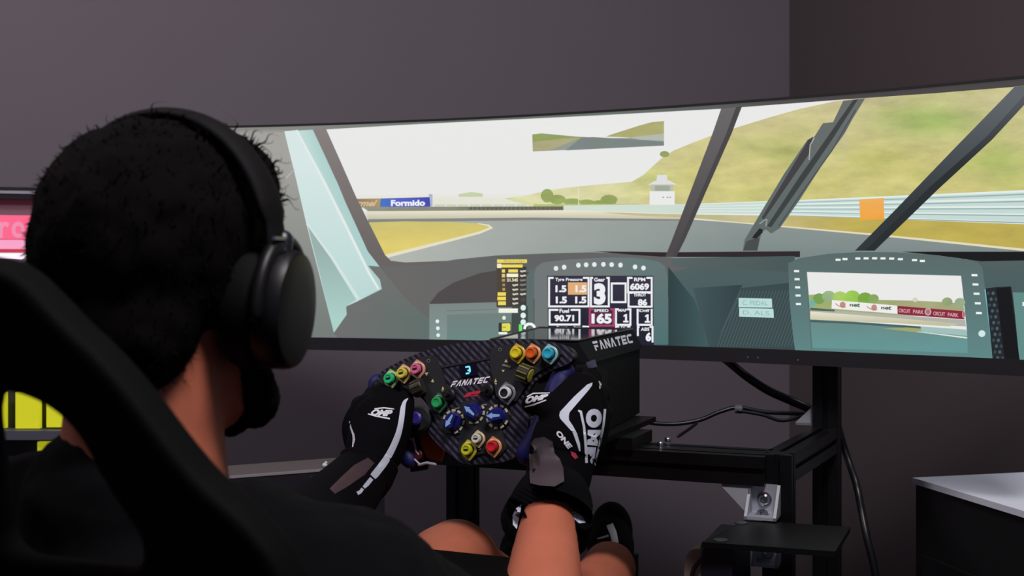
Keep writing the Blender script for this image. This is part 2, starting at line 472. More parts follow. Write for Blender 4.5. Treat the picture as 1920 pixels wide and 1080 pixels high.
# sky, road, verges
WT = [(606, 243), (760, 234), (900, 227), (1100, 217.5), (1352, 204), (1470, 195), (1590, 186), (1750, 175), (1900, 163), (1934, 158)]
A.poly(WT + [(1934, 484), (1100, 490), (728, 494)], (232, 232, 231))
A.poly([(662, 366), (830, 364), (960, 363), (1060, 372), (1060, 392), (672, 392)], gy(362, (231, 231, 226), 390, (224, 224, 206)))
A.poly([(860, 364), (884, 360), (905, 363), (905, 369), (860, 369)], (196, 206, 168), 0.2)
for i, x in enumerate(range(815, 1010, 22)): A.rect(x, 371, x + 19, 384, (226, 227, 212)); A.rect(x, 383, x + 19, 387.5, (206, 210, 190))
def hillcol(x, y):
    c = mixc(mixc((218, 216, 170), (206, 200, 142), (x - 1000) / 350), mixc((200, 191, 146), (204, 196, 126), (y - 170) / 180), (x - 1150) / 300)
    for bx, by, sx, sy, bc_, k in ((1745, 228, 95, 26, (150, 178, 92), .85), (1650, 300, 80, 26, (188, 188, 100), .6), (1885, 305, 60, 34, (160, 178, 98), .7), (1478, 288, 34, 16, (158, 160, 100), .6), (1570, 262, 16, 44, (206, 198, 154), .8), (1640, 190, 90, 10, (186, 174, 138), .6), (1420, 320, 60, 20, (196, 186, 118), .5), (1300, 330, 50, 30, (196, 190, 112), .5)):
        c = mixc(c, bc_, k * math.exp(-((x - bx) / sx) ** 2 - ((y - by) / sy) ** 2))
    return c
A.poly([(945, 372), (990, 366), (1020, 358), (1060, 352), (1110, 347), (1160, 343), (1184, 341), (1205, 329), (1240, 297), (1262, 283), (1300, 267), (1340, 252), (1378, 240), (1440, 221), (1500, 204), (1570, 189), (1600, 185), (1760, 174), (1934, 158), (1934, 366), (1600, 372), (1300, 384), (1150, 388), (1000, 388)],
       hillcol, 0.36)
for x, y, rx, ry in ((1026, 367, 12, 13), (1045, 374, 16, 9), (1072, 378, 18, 6), (1100, 379, 14, 5), (1142, 374, 16, 9), (1132, 380, 24, 5), (1246, 289, 9, 6)):
    A.dot(x, y, rx, ry, (150, 164, 96), 12, 0.4)
A.poly([(1000, 383), (1200, 382), (1200, 388), (1000, 388)], (178, 186, 122), 0.3)
A.line([(1085, 352), (1085, 386)], 1.6, (224, 226, 206))
# billboards
A.poly([(662, 373), (718, 372), (716, 389), (668, 389)], gx(640, (120, 104, 92), 712, (178, 150, 108)))
A.text('rmel', [(668, 387), (704, 387), (708, 375), (672, 375)], (214, 190, 150), 0.03, 0.2)
A.poly([(714, 372), (806, 369.5), (807, 387.5), (712, 388.5)], lambda x, y: mixc((70, 118, 190), mixc((82, 96, 196), (66, 74, 170), (x - 760) / 45), (x - 716) / 24))
A.text('Formido', [(733, 386.5), (797, 386), (797, 374.5), (733, 375)], (240, 240, 248), 0.045)
A.poly([(804, 364), (811, 364), (811, 387), (807, 387), (807, 370), (804, 368)], (170, 176, 206))
A.poly([(680, 388), (1056, 387), (1057, 394), (690, 396)], gx(690, (150, 148, 142), 1040, (112, 112, 96)), 0.35)
for x in range(880, 1050, 8): A.rect(x, 388.5, x + 5.5, 393, (98, 98, 86))
A.poly([(684, 396), (1057, 394), (1200, 399), (1290, 405), (1290, 412), (1000, 408), (690, 412)], gy(394, (236, 231, 210), 411, (196, 190, 166)))
# fence and guard rail
A.poly([(1057, 385), (1300, 382), (1500, 375), (1700, 366), (1934, 356), (1934, 420), (1700, 411), (1500, 404), (1290, 401), (1057, 394)], gx(1060, (212, 222, 206), 1500, (196, 217, 212)), 0.05)
for k in range(5):
    t = k / 4.0
    A.line([(1300, 383 + 17 * t), (1500, 376 + 27 * t), (1700, 368 + 42 * t), (1930, 358 + 60 * t)], [1.2, 2.2, 3.2, 4.2], (226, 236, 232))
    A.line([(1450, 381 + 22 * t), (1700, 373 + 38 * t), (1930, 364 + 54 * t)], [0.8, 1.8, 2.6], (150, 174, 172))
A.poly([(1125, 398), (1290, 402), (1500, 405), (1700, 412), (1934, 421), (1934, 468), (1720, 446), (1480, 425), (1290, 408), (1190, 404)], lambda x, y: mixc((196, 186, 142), (190, 172, 84), (x - 1400) / 200), 0.25)
A.poly([(1611, 374), (1657, 371), (1658, 411), (1613, 413)], gy(372, (236, 172, 92), 412, (240, 164, 62)), 0.1)
# tarmac
A.poly([(690, 411), (1000, 408), (1290, 411), (1460, 424), (1640, 440), (1934, 470), (1934, 486), (728, 494), (710, 470)],
       lambda x, y: mixc(mixc((178, 180, 174), (142, 151, 148), (x - 720) / 650), mixc((176, 181, 175), (122, 136, 135), (x - 760) / 680), (y - 410) / 70), 0.06)
A.poly([(690, 411), (1000, 408), (1290, 411), (1290, 414), (1000, 413), (690, 417)], (128, 134, 130))
A.line([(1290, 409), (1460, 424), (1640, 440), (1934, 470)], [1.5, 2.5, 3.5, 4.5], (226, 218, 186))
A.poly([(690, 417), (760, 415), (840, 416), (900, 419), (922, 425), (905, 433), (860, 446), (722, 478), (700, 470)], gy(414, (206, 192, 116), 470, (222, 204, 110)), 0.12)
A.line([(896, 419), (916, 422.5), (921, 427), (900, 436), (850, 449), (722, 481)], [1.5, 3, 4, 4.5, 5, 6.5], (228, 222, 196))
# marshal tower
A.poly([(1215, 347), (1269, 346), (1256, 339), (1251, 338), (1251, 328), (1232, 328), (1231, 339), (1226, 340)], (222, 222, 222))
A.rect(1221, 346, 1262, 360, (186, 190, 172)); A.rect(1228, 348, 1256, 358, (162, 168, 152)); A.rect(1218, 358.5, 1265, 384, (233, 233, 231))
for x in (1242, 1250, 1255): A.rect(x, 369, x + 3, 371, (150, 150, 150))
# mirror strip
MQ = [(998, 252), (1245, 227), (1245, 273), (999, 284)]
A.poly([(998, 252), (1245, 227), (1245, 273), (999, 284)], (146, 154, 142))
A.poly([(998, 251), (1016, 250), (1080, 256), (1140, 258), (1140, 247), (1012, 236), (998, 240)], (233, 233, 231))
A.poly([(1020, 249), (1245, 226), (1245, 258), (1140, 259), (1080, 256)], (233, 233, 231))
A.poly([(998, 252), (1014, 250), (1020, 253), (1055, 254), (1078, 258), (1130, 259), (1050, 268), (999, 266)], (150, 162, 96), 0.3)
A.poly([(1136, 256), (1150, 251), (1200, 235), (1222, 229), (1245, 227), (1245, 252), (1180, 258)], (172, 168, 112), 0.3)
A.poly([(1180, 258), (1245, 250), (1245, 264), (1200, 262)], (178, 184, 172))
A.poly([(999, 266), (1060, 259), (1090, 258), (1030, 282), (999, 284)], (174, 168, 130), 0.2)
A.poly([(1090, 258), (1112, 257), (1200, 262), (1245, 266), (1245, 273), (1060, 282)], (122, 132, 130), 0.1)
# roof trim above the windscreen
A.poly([(430, 225), (560, 218), (720, 214), (1100, 196), (1400, 172), (1934, 120), (1934, 158), (1900, 163), (1750, 175), (1590, 186), (1470, 195), (1352, 204), (1100, 217.5), (900, 227), (760, 234), (606, 243), (430, 249)],
       lambda x, y: mixc((134, 134, 130), mixc((104, 112, 106), (70, 66, 66), (x - 1150) / 400), (x - 560) / 300))
# left door side, light frame bar and the dark pillar
A.poly([(428, 247), (533, 246), (575, 420), (626, 626), (634, 640), (428, 640)], lambda x, y: mixc((162, 160, 155), (116, 124, 120), (y - 300) / 320))
A.line([(428, 250), (470, 246), (534, 246)], 4, (150, 148, 144))
A.poly([(533, 246), (590, 243), (612, 292), (648, 380), (690, 472), (714, 503), (712, 524), (716, 542), (690, 556), (648, 575), (650, 588), (640, 604), (626, 624), (600, 520), (574, 418), (556, 340)], lambda x, y: mixc((206, 228, 226), (172, 206, 202), (x - 540 - (y - 246) * .36) / 50))
A.poly([(533, 246), (556, 244), (600, 330), (640, 410), (690, 512), (712, 543), (690, 552), (672, 558), (620, 478), (577, 418), (556, 340)], lambda x, y: mixc((214, 230, 228), (186, 216, 213), (y - 300) / 260))
A.line([(556, 244), (602, 330), (642, 410), (692, 512), (710, 542)], [4, 5, 5, 5, 4], (226, 234, 232))
A.line([(575, 420), (622, 482), (672, 560)], [3, 5, 4], (214, 228, 225))
A.poly([(577, 424), (620, 484), (668, 562), (649, 575), (650, 590), (626, 624), (602, 524)], lambda x, y: mixc((152, 176, 172), (170, 208, 200), (y - 470) / 130))
A.line([(552, 318), (536, 334)], [2, 4], (176, 174, 168))
A.poly([(586, 242), (611, 241), (640, 306), (668, 370), (700, 434), (722, 478), (733, 489), (760, 492), (840, 489), (900, 482), (900, 490), (780, 500), (712, 500), (688, 468), (646, 372), (606, 285)], lambda x, y: mixc((132, 125, 122), (104, 98, 97), (y - 240) / 250))
A.poly([(690, 498), (712, 500), (760, 503), (800, 500), (860, 500), (960, 520), (830, 560), (800, 637), (632, 637), (626, 624), (650, 590), (650, 575), (716, 542), (712, 524)], lambda x, y: mixc((112, 112, 110), mixc((108, 110, 108), (96, 110, 106), (x - 640) / 160), (y - 500) / 100))
# dash hump
A.poly([(712, 500), (800, 497), (850, 487), (930, 479), (1030, 475), (1110, 473), (1190, 476), (1246, 482), (1300, 487), (1300, 500), (830, 620), (760, 560)], lambda x, y: mixc((104, 103, 102), (96, 98, 98), (x - 760) / 200))
A.poly([(806, 568), (822, 548), (850, 530), (900, 512), (945, 505), (1000, 512), (1000, 570), (930, 566), (806, 571)], (78, 73, 73))
A.poly([(1110, 471), (1250, 473), (1500, 471), (1500, 482), (1250, 482), (1190, 478)], (44, 36, 38))
A.poly([(1690, 472), (1934, 472), (1934, 488), (1840, 490), (1760, 479)], (18, 18, 20))
A.poly([(1260, 484), (1490, 480), (1490, 510), (1260, 500)], gx(1260, (86, 98, 97), 1480, (70, 86, 86)))
A.poly([(1253, 500), (1300, 560), (1335, 640), (1330, 655), (1252, 648)], gx(1253, (44, 62, 64), 1335, (64, 92, 96)))
# carbon shelf of the passenger side
A.poly([(1390, 540), (1480, 530), (1484, 600), (1490, 660), (1338, 652), (1370, 590)], (56, 72, 74))
for i in range(24):
    x0 = 1345 + i * 6.0
    A.line([(x0 + 38, 545), (min(x0 + 0, 1484), 650)], 1.6, (72, 92, 94))
A.poly([(1300, 540), (1392, 534), (1338, 652), (1330, 652)], gx(1300, (64, 84, 86), 1380, (50, 66, 70)))
for q, t in (([(1385, 576), (1448, 577), (1447, 560), (1385, 558.5)], 'C. PEDAL'), ([(1386, 593.5), (1451, 596), (1450, 579), (1386, 577.5)], 'D. ALS')):
    A.poly(q, (186, 220, 216))
    a, b, c, d = q
    A.text(t, [(a[0] + 7, a[1] - 4), (b[0] - 8, b[1] - 4.3), (c[0] - 8, c[1] + 4.5), (d[0] + 7, d[1] + 4.5)], (140, 176, 176), 0.0)
# small display at the left of the wheel
A.poly([(805, 570), (930, 567), (986, 566), (986, 640), (805, 640)], gy(566, (122, 134, 132), 640, (128, 148, 144)))
A.poly([(838, 590), (930, 587), (986, 587), (986, 640), (838, 640)], gy(588, (112, 128, 124), 640, (106, 134, 128)))
A.line([(838, 583), (930, 580)], 1.2, (104, 114, 112))
for x, y in ((820, 602.5), (821, 615.5), (821.5, 628.5)): A.dot(x, y, 3.4, 3.6, (226, 240, 240))
# centre dash display
A.poly([(975, 590), (984, 520), (1003, 500), (1003, 645), (975, 645)], (92, 106, 104))
A.line([(1001, 560), (1003, 640)], 1.5, (64, 76, 74))
A.poly([(1002, 512), (1006, 500), (1018, 492), (1060, 487), (1130, 483), (1190, 483), (1234, 490), (1247, 499), (1252, 520), (1253, 646), (1002, 646)], lambda x, y: mixc((112, 118, 117), (92, 118, 118), (x - 1100) / 160))
A.poly([(1226, 500), (1247, 500), (1253, 560), (1253, 646), (1226, 646)], gy(500, (100, 116, 115), 640, (78, 112, 114)))
for x, y in ((1042.5, 503.3), (1057.8, 501), (1084.5, 497.3), (1099, 496.5), (1114.4, 496), (1131.4, 495.7), (1146.8, 496.2), (1163.4, 497), (1190.7, 500.5), (1206.5, 502.5)): A.dot(x, y, 4.3, 4.6, (226, 234, 234))
A.poly([(1026, 517), (1225, 517), (1226, 648), (1028, 648)], lambda x, y: mixc((50, 46, 62), (30, 32, 46), (y - 540) / 70))
W_ = (236, 238, 242)
def vbox(x0, y0, x1, y1, g0, g1, col=W_, wd=3.6, open_bottom=False):
    if open_bottom: A.line([(g0, y0), (x0, y0), (x0, y1)], wd, col); A.line([(g1, y0), (x1, y0), (x1, y1)], wd, col)
    else: A.line([(g0, y0), (x0, y0), (x0, y1), (x1, y1), (x1, y0), (g1, y0)], wd, col)
vbox(1029.5, 521, 1103.5, 574.5, 1038, 1093); vbox(1108, 521, 1141.5, 574.5, 1112, 1137); vbox(1147, 531.5, 1173, 566.5, 1160, 1160)
vbox(1177.5, 521, 1222, 548, 1186, 1212); vbox(1178.5, 549, 1222, 575, 1186, 1214); vbox(1030.5, 581, 1086.5, 608.5, 1047, 1070)
vbox(1106, 580, 1150.5, 610.5, 1113, 1144, (168, 62, 104), 4.2); vbox(1155, 580, 1182, 609, 1160, 1176); vbox(1195.5, 581, 1222, 609, 1198, 1220)
vbox(1196, 613, 1223.5, 642, 1199, 1218, W_, 3.6, True); A.line([(1196, 630), (1196, 640)], 4.5, (30, 32, 46))
A.rect(1110, 584, 1147, 607, (86, 34, 66)); A.rect(1065, 529.5, 1101, 552.5, (224, 172, 118))
for t, x0, y0, x1, y1, b in (('Tyre Pressure', 1041, 521, 1092, 528.5, .03), ('Gear', 1114, 520.5, 1134.5, 528, .03), ('RPM', 1189, 520.5, 1210, 527.5, .03), ('THROT', 1188, 550, 1211.5, 556, .03), ('Fuel', 1049, 579, 1067, 586.5, .03), ('SPEED', 1114, 579.5, 1141, 585, .03), ('MAP', 1159.5, 579, 1175.5, 584.5, .03), ('Diff', 1199, 580, 1218, 585, .03),
                             ('1.5', 1041.5, 535, 1062, 548, .05), ('1.5', 1079, 535, 1099.5, 548, .05), ('1.5', 1042, 556, 1063, 569, .05), ('1.5', 1078.5, 556, 1099.5, 569, .05), ('3', 1113.5, 531, 1135.5, 571.5, .06), ('6069', 1181.5, 531, 1217, 544, .05), ('86', 1196, 560.5, 1213.5, 573, .05),
                             ('90.71', 1039.5, 590.5, 1076.5, 603, .05), ('165', 1109, 587.5, 1147, 607, .055), ('6', 1210.5, 623, 1221, 640, .06), ('ABS', 1201.5, 614, 1217.5, 620.5, .03),
                             ('Front', 1044, 611, 1064, 616.5, .03), ('Rear', 1076, 611.5, 1089, 615, .03), ('TC', 1163, 611, 1175, 616, .03)):
    A.rtext(t, x0, y0, x1, y1, W_ if t != 'x' else W_, b)
for x0, y0, x1, y1 in ((1168.5, 589, 1178.5, 604.5), (1209, 589.5, 1219, 605)):
    A.shape([(.34, .1), (.72, .1), (.72, 1), (.4, 1), (.05, .84), (.05, .66), (.34, .76), (0, 0), (1, 0), (1, .2), (0, .2)], [(0, 1, 2, 3, 6), (3, 4, 5, 6), (7, 8, 9, 10)], [(x0, y1), (x1, y1), (x1, y0), (x0, y0)], W_)
A.line([(1092, 612), (1103, 612.5), (1104, 618)], 3, W_); A.line([(1155, 620), (1155, 612.5), (1161, 612.5)], 3, W_); A.line([(1176, 612.5), (1182, 612.5)], 3, W_)
# setup list overlay
A.poly([(931, 500), (987, 500), (987, 576), (931, 576)], lambda x, y: mixc((78, 68, 58), (58, 56, 54), (x - 931) / 56))
A.poly([(960, 574), (990, 574), (990, 640), (958, 640)], (62, 74, 72))
YL = (238, 216, 96)
for x0, y0, x1, y1, c in ((932, 486.5, 988, 493, YL), (932, 494.5, 940, 502.5, (240, 236, 206)), (940, 496, 980, 501.5, YL), (941, 505, 947, 511, YL), (953, 505, 971, 511, YL), (941, 513.5, 947, 520, (226, 200, 130)), (950, 513, 971.5, 519.5, (246, 242, 216)), (941, 523, 947, 528, (180, 150, 96)), (942, 532, 947, 536.5, (170, 140, 90)), (942, 540, 947, 545, (186, 150, 92)),
                           (933, 548, 948.5, 554.5, YL), (932.5, 556.5, 948.5, 563, YL), (934, 565, 948.5, 572, YL), (935, 578.5, 971, 586.5, (240, 242, 230))):
    A.rect(x0, y0, x1, y1, c)
A.rtext('21.345', 950.5, 522, 971, 528, (246, 236, 200), .03)
A.rtext('Setup', 944, 487.2, 984, 492.4, (176, 150, 60), .0)
for x, ys in ((966, (534.5, 543, 551.5, 560.5, 569)), (980.5, (508.5, 517, 525.5, 534, 543, 551.5))):
    for i, y in enumerate(ys): A.line([(x - 5, y - .8), (x - 2, y + .9), (x + 1, y - .2), (x + 5.5, y - .5)], 3.0, (206, 204, 186) if (x == 966 and i > 1) or i in (0, 1, 5) else (136, 134, 124))
A.dot(981, 562, 5, 5, (66, 72, 72))
for y in (577, 591.5, 604): A.dot(981, y, 5, 5.4, (222, 240, 234))
A.dot(945, 596, 3.4, 3.8, (226, 238, 226))
A.poly([(935, 605), (958, 605), (958, 624), (935, 624)], (48, 50, 44)); A.poly([(941, 606.5), (955, 606), (957, 608), (957, 619), (955, 621), (941, 621)], (222, 218, 92)); A.line([(942, 613.5), (949, 613.5)], 1.2, (120, 116, 50))
A.rect(935, 622.5, 951, 627, (240, 242, 232)); A.poly([(973, 608), (979, 607.5), (979, 621), (973, 621)], (120, 226, 120))
A.line([(983, 617), (985, 611), (990, 607.5), (996, 607.5), (1001, 611), (1003, 616)], 5, (242, 246, 246))
# passenger display
A.poly([(1478, 493), (1500, 484), (1552, 476), (1610, 472.5), (1680, 473), (1740, 477), (1800, 484), (1832, 491), (1842, 502), (1847, 540), (1857, 610), (1861, 685), (1492, 668), (1486, 620), (1480, 560)], lambda x, y: mixc((88, 105, 104), (94, 132, 132), (y - 480) / 180))
A.poly([(1846, 542), (1851, 545), (1860, 634), (1857, 634)], (112, 190, 206))
for x, y in ((1571.5, 487), (1584.5, 485.7), (1608.5, 484.7), (1624, 484.4), (1640, 484.3), (1655.7, 484.5), (1672, 484.8), (1688.3, 485.8), (1714.8, 487.7), (1729.5, 489.2)): A.poly([(x - 4.6, y - 2), (x + 4.8, y - 1.9), (x + 4.4, y + 2.1), (x - 5, y + 2)], (236, 240, 238))
for i, (x, y) in enumerate(((1493.5, 508.3), (1494.5, 523.5), (1495.5, 538.7), (1496.3, 554), (1497, 570))): A.poly([(x - 4.8, y - 2), (x + 4.6, y - 1.9), (x + 5, y + 2.1), (x - 4.6, y + 2)], (236, 240, 238))
for i, (x, y) in enumerate(((1827, 516), (1829, 533.3), (1831, 550.7), (1833.3, 568.7), (1835.3, 587))): A.poly([(x - 5.6, y - 2.1), (x + 5.4, y - 1.9), (x + 5.8, y + 2.2), (x - 5.2, y + 2.1)], (236, 240, 238))
A.dot(1841, 625.5, 6.6, 6.4, (206, 232, 230))
SC = [(1513, 510), (1802, 517), (1806.5, 558), (1813, 620), (1814.5, 662), (1523, 652), (1518.5, 580)]
A.poly(SC, (233, 233, 231))
A.poly([(1516.5, 553), (1545, 551), (1640, 562), (1720, 564), (1765, 566), (1806.6, 569), (1809, 596), (1519, 585)], gx(1520, (160, 176, 110), 1700, (164, 166, 122)), 0.25)
for x, y, r, c in ((1536, 560, 12, (120, 160, 84)), (1554, 556, 13, (150, 178, 130)), (1575, 558, 14, (160, 196, 96)), (1598, 557, 15, (150, 196, 84)), (1622, 560, 14, (126, 170, 70)), (1638, 560, 10, (140, 170, 100)), (1776, 566, 10, (150, 164, 120)), (1800, 567, 10, (150, 170, 136)), (1716, 562, 5, (214, 210, 196))): A.dot(x, y, r, r * .85, c, 12, 0.35)
A.poly([(1518, 563), (1527, 562), (1528, 575), (1518, 574)], (108, 176, 170))
A.poly([(1519, 577), (1560, 582), (1810, 600), (1811, 612), (1650, 604), (1519, 592)], (176, 178, 170))
A.poly([(1519, 577), (1565, 580.5), (1565, 584), (1519, 582)], (84, 100, 94))
A.poly([(1560, 562.5), (1682, 573), (1683, 588.5), (1559, 578.5)], (238, 236, 234))
for x in (1578, 1637):
    A.dot(x + 2, 571.5 + (x - 1578) * .09, 5.5, 6, (190, 140, 128), 12); A.line([(x - 12, 569 + (x - 1578) * .09), (x - 5, 574 + (x - 1578) * .09), (x + 8, 576 + (x - 1578) * .09)], 1.5, (180, 120, 110))
    A.text('net', [(x + 15, 574.5 + (x - 1578) * .09), (x + 34, 576 + (x - 1578) * .09), (x + 35, 568.5 + (x - 1578) * .09), (x + 15, 569 + (x - 1578) * .09)], (70, 104, 78), 0.04)
A.poly([(1683, 573.5), (1807.5, 583.5), (1808.5, 599), (1683, 589)], (138, 38, 58))
for x in (1685, 1750):
    A.text('CIRCUIT', [(x, 585.5 + (x - 1685) * .085), (x + 22, 587 + (x - 1685) * .085), (x + 22, 580 + (x - 1685) * .085), (x, 578.5 + (x - 1685) * .085)], (216, 170, 176), 0.02)
    A.text('PARK', [(x + 27, 587.5 + (x - 1685) * .085), (x + 47, 589 + (x - 1685) * .085), (x + 47, 582 + (x - 1685) * .085), (x + 27, 580.5 + (x - 1685) * .085)], (216, 170, 176), 0.02)
for x, y in ((1740, 584.5), (1807, 589.5)): A.dot(x, y, 6.4 if x < 1800 else 3, 7.2, (196, 166, 168), 14); A.dot(x, y, 4 if x < 1800 else 2, 4.6, (170, 112, 120), 12)
A.poly([(1519, 584), (1600, 590), (1700, 598), (1798, 607), (1780, 612), (1680, 606), (1600, 603), (1519, 599)], gy(586, (228, 224, 204), 606, (196, 192, 160)), 0.1)
A.poly([(1519.5, 599), (1600, 603), (1726, 612), (1730, 617), (1813.4, 622), (1814.5, 662), (1523, 652)], lambda x, y: mixc((104, 136, 134), (100, 150, 150), (y - 600) / 50), 0.06)
A.poly([(1519.5, 600), (1600, 604), (1726, 612), (1726, 616.5), (1600, 607.5), (1519.5, 604)], (72, 96, 96))
A.poly([(1655, 616), (1700, 614), (1727, 616), (1727, 624)], (160, 166, 110), 0.1)
A.poly([(1727, 612), (1812, 618), (1813.6, 630), (1727, 622)], (160, 190, 186)); A.line([(1720, 622), (1770, 628), (1813.4, 633.5)], [1, 2.4, 3], (218, 228, 216))
A.poly([(1510, 508), (1513, 510), (1523, 655), (1521, 655)], (90, 112, 110)); 
# carbon trim at the far right
A.poly([(1848, 541), (1870, 538), (1896, 537), (1915, 680), (1862, 680)], (32, 36, 40))
for i in range(12):
    for j in range(2):
        y = 550 + i * 11; x = 1853 + i * 1.25 + j * 9 + (i % 2) * 4
        A.dot(x, y, 3.2, 3.6, (70, 92, 100) if (i + j) % 2 else (52, 68, 76), 6)
A.poly([(1868, 541), (1894, 538), (1912, 680), (1884, 678)], (16, 17, 20))
A.poly([(1899, 548), (1934, 549), (1934, 690), (1912, 682)], (96, 138, 134)); A.rect(1917, 566, 1921, 574, (226, 236, 234))
# screen pillars and wiper
A.poly([(1352, 204), (1391, 200), (1372, 250), (1330, 345), (1284, 450), (1268, 482), (1247, 482), (1260, 450), (1300, 345), (1336, 250)], lambda x, y: mixc((104, 101, 102), (74, 70, 72), (y - 200) / 260))
A.poly([(1391, 200), (1372, 250), (1330, 345), (1284, 450), (1268, 482), (1260, 482), (1276, 448), (1322, 342), (1362, 250), (1380, 201)], (70, 67, 69))
A.poly([(1581, 189), (1622, 184.5), (1598, 224), (1584, 250), (1545, 304), (1500, 374), (1462, 428), (1446, 438), (1436, 430), (1428, 436), (1420, 470), (1393, 470), (1396, 450), (1428, 396), (1470, 326), (1514, 262), (1527, 256), (1543, 231), (1562, 229)], lambda x, y: mixc((100, 106, 104), (92, 104, 102), (y - 200) / 250))
A.poly([(1516, 262), (1524, 256), (1516, 290), (1432, 412), (1428, 408)], (64, 62, 64)); 
A.poly([(1600, 187), (1609, 186), (1560, 262), (1512, 332), (1446, 426), (1438, 424), (1500, 330), (1552, 256)], (58, 62, 62))
A.line([(1604, 206), (1560, 282), (1510, 352), (1460, 424)], 2.2, (70, 76, 76))
A.line([(1527, 258), (1519, 272), (1517, 300)], 1.8, (176, 180, 172))
A.poly([(1414, 440), (1424, 428), (1430, 430), (1430, 436), (1418, 448), (1410, 446)], (34, 34, 36)); A.poly([(1400, 452), (1412, 448), (1424, 446), (1420, 470), (1393, 470)], (70, 74, 74))
A.line([(1424, 420), (1434, 412), (1438, 412), (1436, 424)], 2, (150, 158, 154)); A.line([(1396, 446), (1392, 462)], 3, (130, 140, 136))
A.poly([(1902, 163), (1934, 158), (1934, 182), (1860, 262), (1760, 354), (1640, 470), (1603, 470), (1680, 392), (1780, 288)], lambda x, y: mixc((92, 98, 102), (44, 52, 54), (y - 190) / 200))
A.poly([(1934, 182), (1860, 262), (1760, 354), (1640, 470), (1622, 470), (1740, 354), (1850, 256), (1934, 164)], lambda x, y: mixc((80, 84, 88), (36, 42, 44), (y - 190) / 120))
scr = link('screen', A.mesh('screen'), M_pic); keep(scr, monitor)
tag(scr, 'lit picture of a race track seen from a car')

# ---------------------------------------------------------------- wheel base
HD = 23.0
fwd, rgt = hexdir(HD)
UP = Vector((0, 0, 1))
base = thing('wheel_base', 'black steering wheel base with a flat glossy display on top, under the monitor', 'wheel base', P(1100, 760, 1.72))
zt = P(1085, 638, 1.60).z                      # height of its flat glass top
def top_at(px, py, z=zt):
    return on_plane(px, py, Vector((0, 0, z)), UP)
q = [top_at(920, 636.5), top_at(1084, 639), top_at(1186, 617), top_at(1012, 614)]
fl, fr, br, blk = q
bm = bmesh.new(); prism(bm, [p + Vector((0, 0, -0.001)) for p in q], Vector((0, 0, -0.012))); keep(obj('display_body', bm, M_black, None, bevel=0.001), base)
ins = [q[0].lerp(q[2], .02), q[1].lerp(q[3], .02), q[2].lerp(q[0], .02), q[3].lerp(q[1], .02)]
bm = bmesh.new(); prism(bm, ins, Vector((0, 0, -0.0015)))
keep(tag(obj('display_glass', bm, mat('black_glass', (9, 9, 10), 0.07, spec=0.12)), 'glossy black glass mirroring the monitor'), base)
for k in range(4):
    bm = bmesh.new(); tube(bm, [q[k], q[(k + 1) % 4]], .0016, 8); keep(obj('display_rim', bm, M_black, None, smooth=True), base)
# sloping side facet carrying the maker's name, then the upright side
lowf = on_plane(1106, 681, fr, -rgt * 0.9 + fwd * 0.0 - UP * 0.45) if False else fr + rgt * 0.018 + Vector((0, 0, -0.030))
lowb = br + rgt * 0.018 + Vector((0, 0, -0.030))
fdir = (br - fr)
lowf2 = fl - rgt * 0.018 + Vector((0, 0, -0.030)); lowb2 = blk - rgt * 0.018 + Vector((0, 0, -0.030))
bm = bmesh.new()
vs = [bm.verts.new(p) for p in [fl + Vector((0, 0, -.001)), fr + Vector((0, 0, -.001)), br + Vector((0, 0, -.001)), blk + Vector((0, 0, -.001)), lowf2, lowf, lowb, lowb2]]
for f in ((0, 1, 2, 3), (0, 4, 5, 1), (1, 5, 6, 2), (2, 6, 7, 3), (3, 7, 4, 0), (4, 7, 6, 5)): bm.faces.new([vs[i] for i in f])
keep(obj('top_cover', bm, mat('dark_satin_cover', (15, 15, 21), 0.7, spec=0.15), None, bevel=0.0015), base)
def facet(x, y, o):
    n = (br - fr).cross(lowf - fr).normalized()
    if n.dot(CAM - fr) < 0: n = -n
    return on_plane(x, y, fr + n * (0.0003 + o), n)
a = Art(facet, 30)
vs_, fs_ = fan_shape()
a.shape(vs_, fs_, [(1117, 657.5), (1187, 642.5), (1183, 626), (1110, 640.5)], (235, 235, 250))
keep(tag(link('maker_name', a.mesh('maker_name'), M_paint), 'pale grey block lettering'), base)
# body
hz = zt - 0.030
bl_ = lowf2.copy(); br_ = lowf.copy(); bb_ = lowb.copy(); bc_ = lowb2.copy()
zb = P(1100, 822, 1.60).z
bm = bmesh.new()
ins_r = -rgt * 0.003
pts = []
prof = [(0, 0), (0, 1)]
box_pts = [Vector((p.x, p.y, hz + 0.006)) for p in (bl_, br_ + ins_r, bb_ + ins_r - fwd * 0.01, bc_ - fwd * 0.01)]
prism(bm, box_pts, Vector((0, 0, zb - hz - 0.006)))
keep(obj('housing', bm, mat('housing_black', (7, 7, 9), 0.6, spec=0.3), None, bevel=0.008, auto=True), base)
for k in range(4):
    c = box_pts[1].lerp(box_pts[2], 0.18 + 0.035 * k); c.z = hz - 0.028
    bm = bmesh.new(); cbox(bm, c + rgt * 0.0006, 0.0015, 0.0028, 0.012, Matrix((rgt, fwd, UP)).transposed()); keep(obj('vent_slot', bm, M_slot), base)
# shaft towards the wheel
WC = P(872, 752, 1.45)
tilt = math.radians(12)
wn = (-fwd * math.cos(tilt) + UP * math.sin(tilt)).normalized()
wr = rgt.copy(); wu = wn.cross(wr).normalized()
bm = bmesh.new(); tube(bm, [WC - wn * 0.035, WC - wn * 0.17], 0.028, 20, caps=False); keep(obj('shaft', bm, M_black, None, auto=True), base)

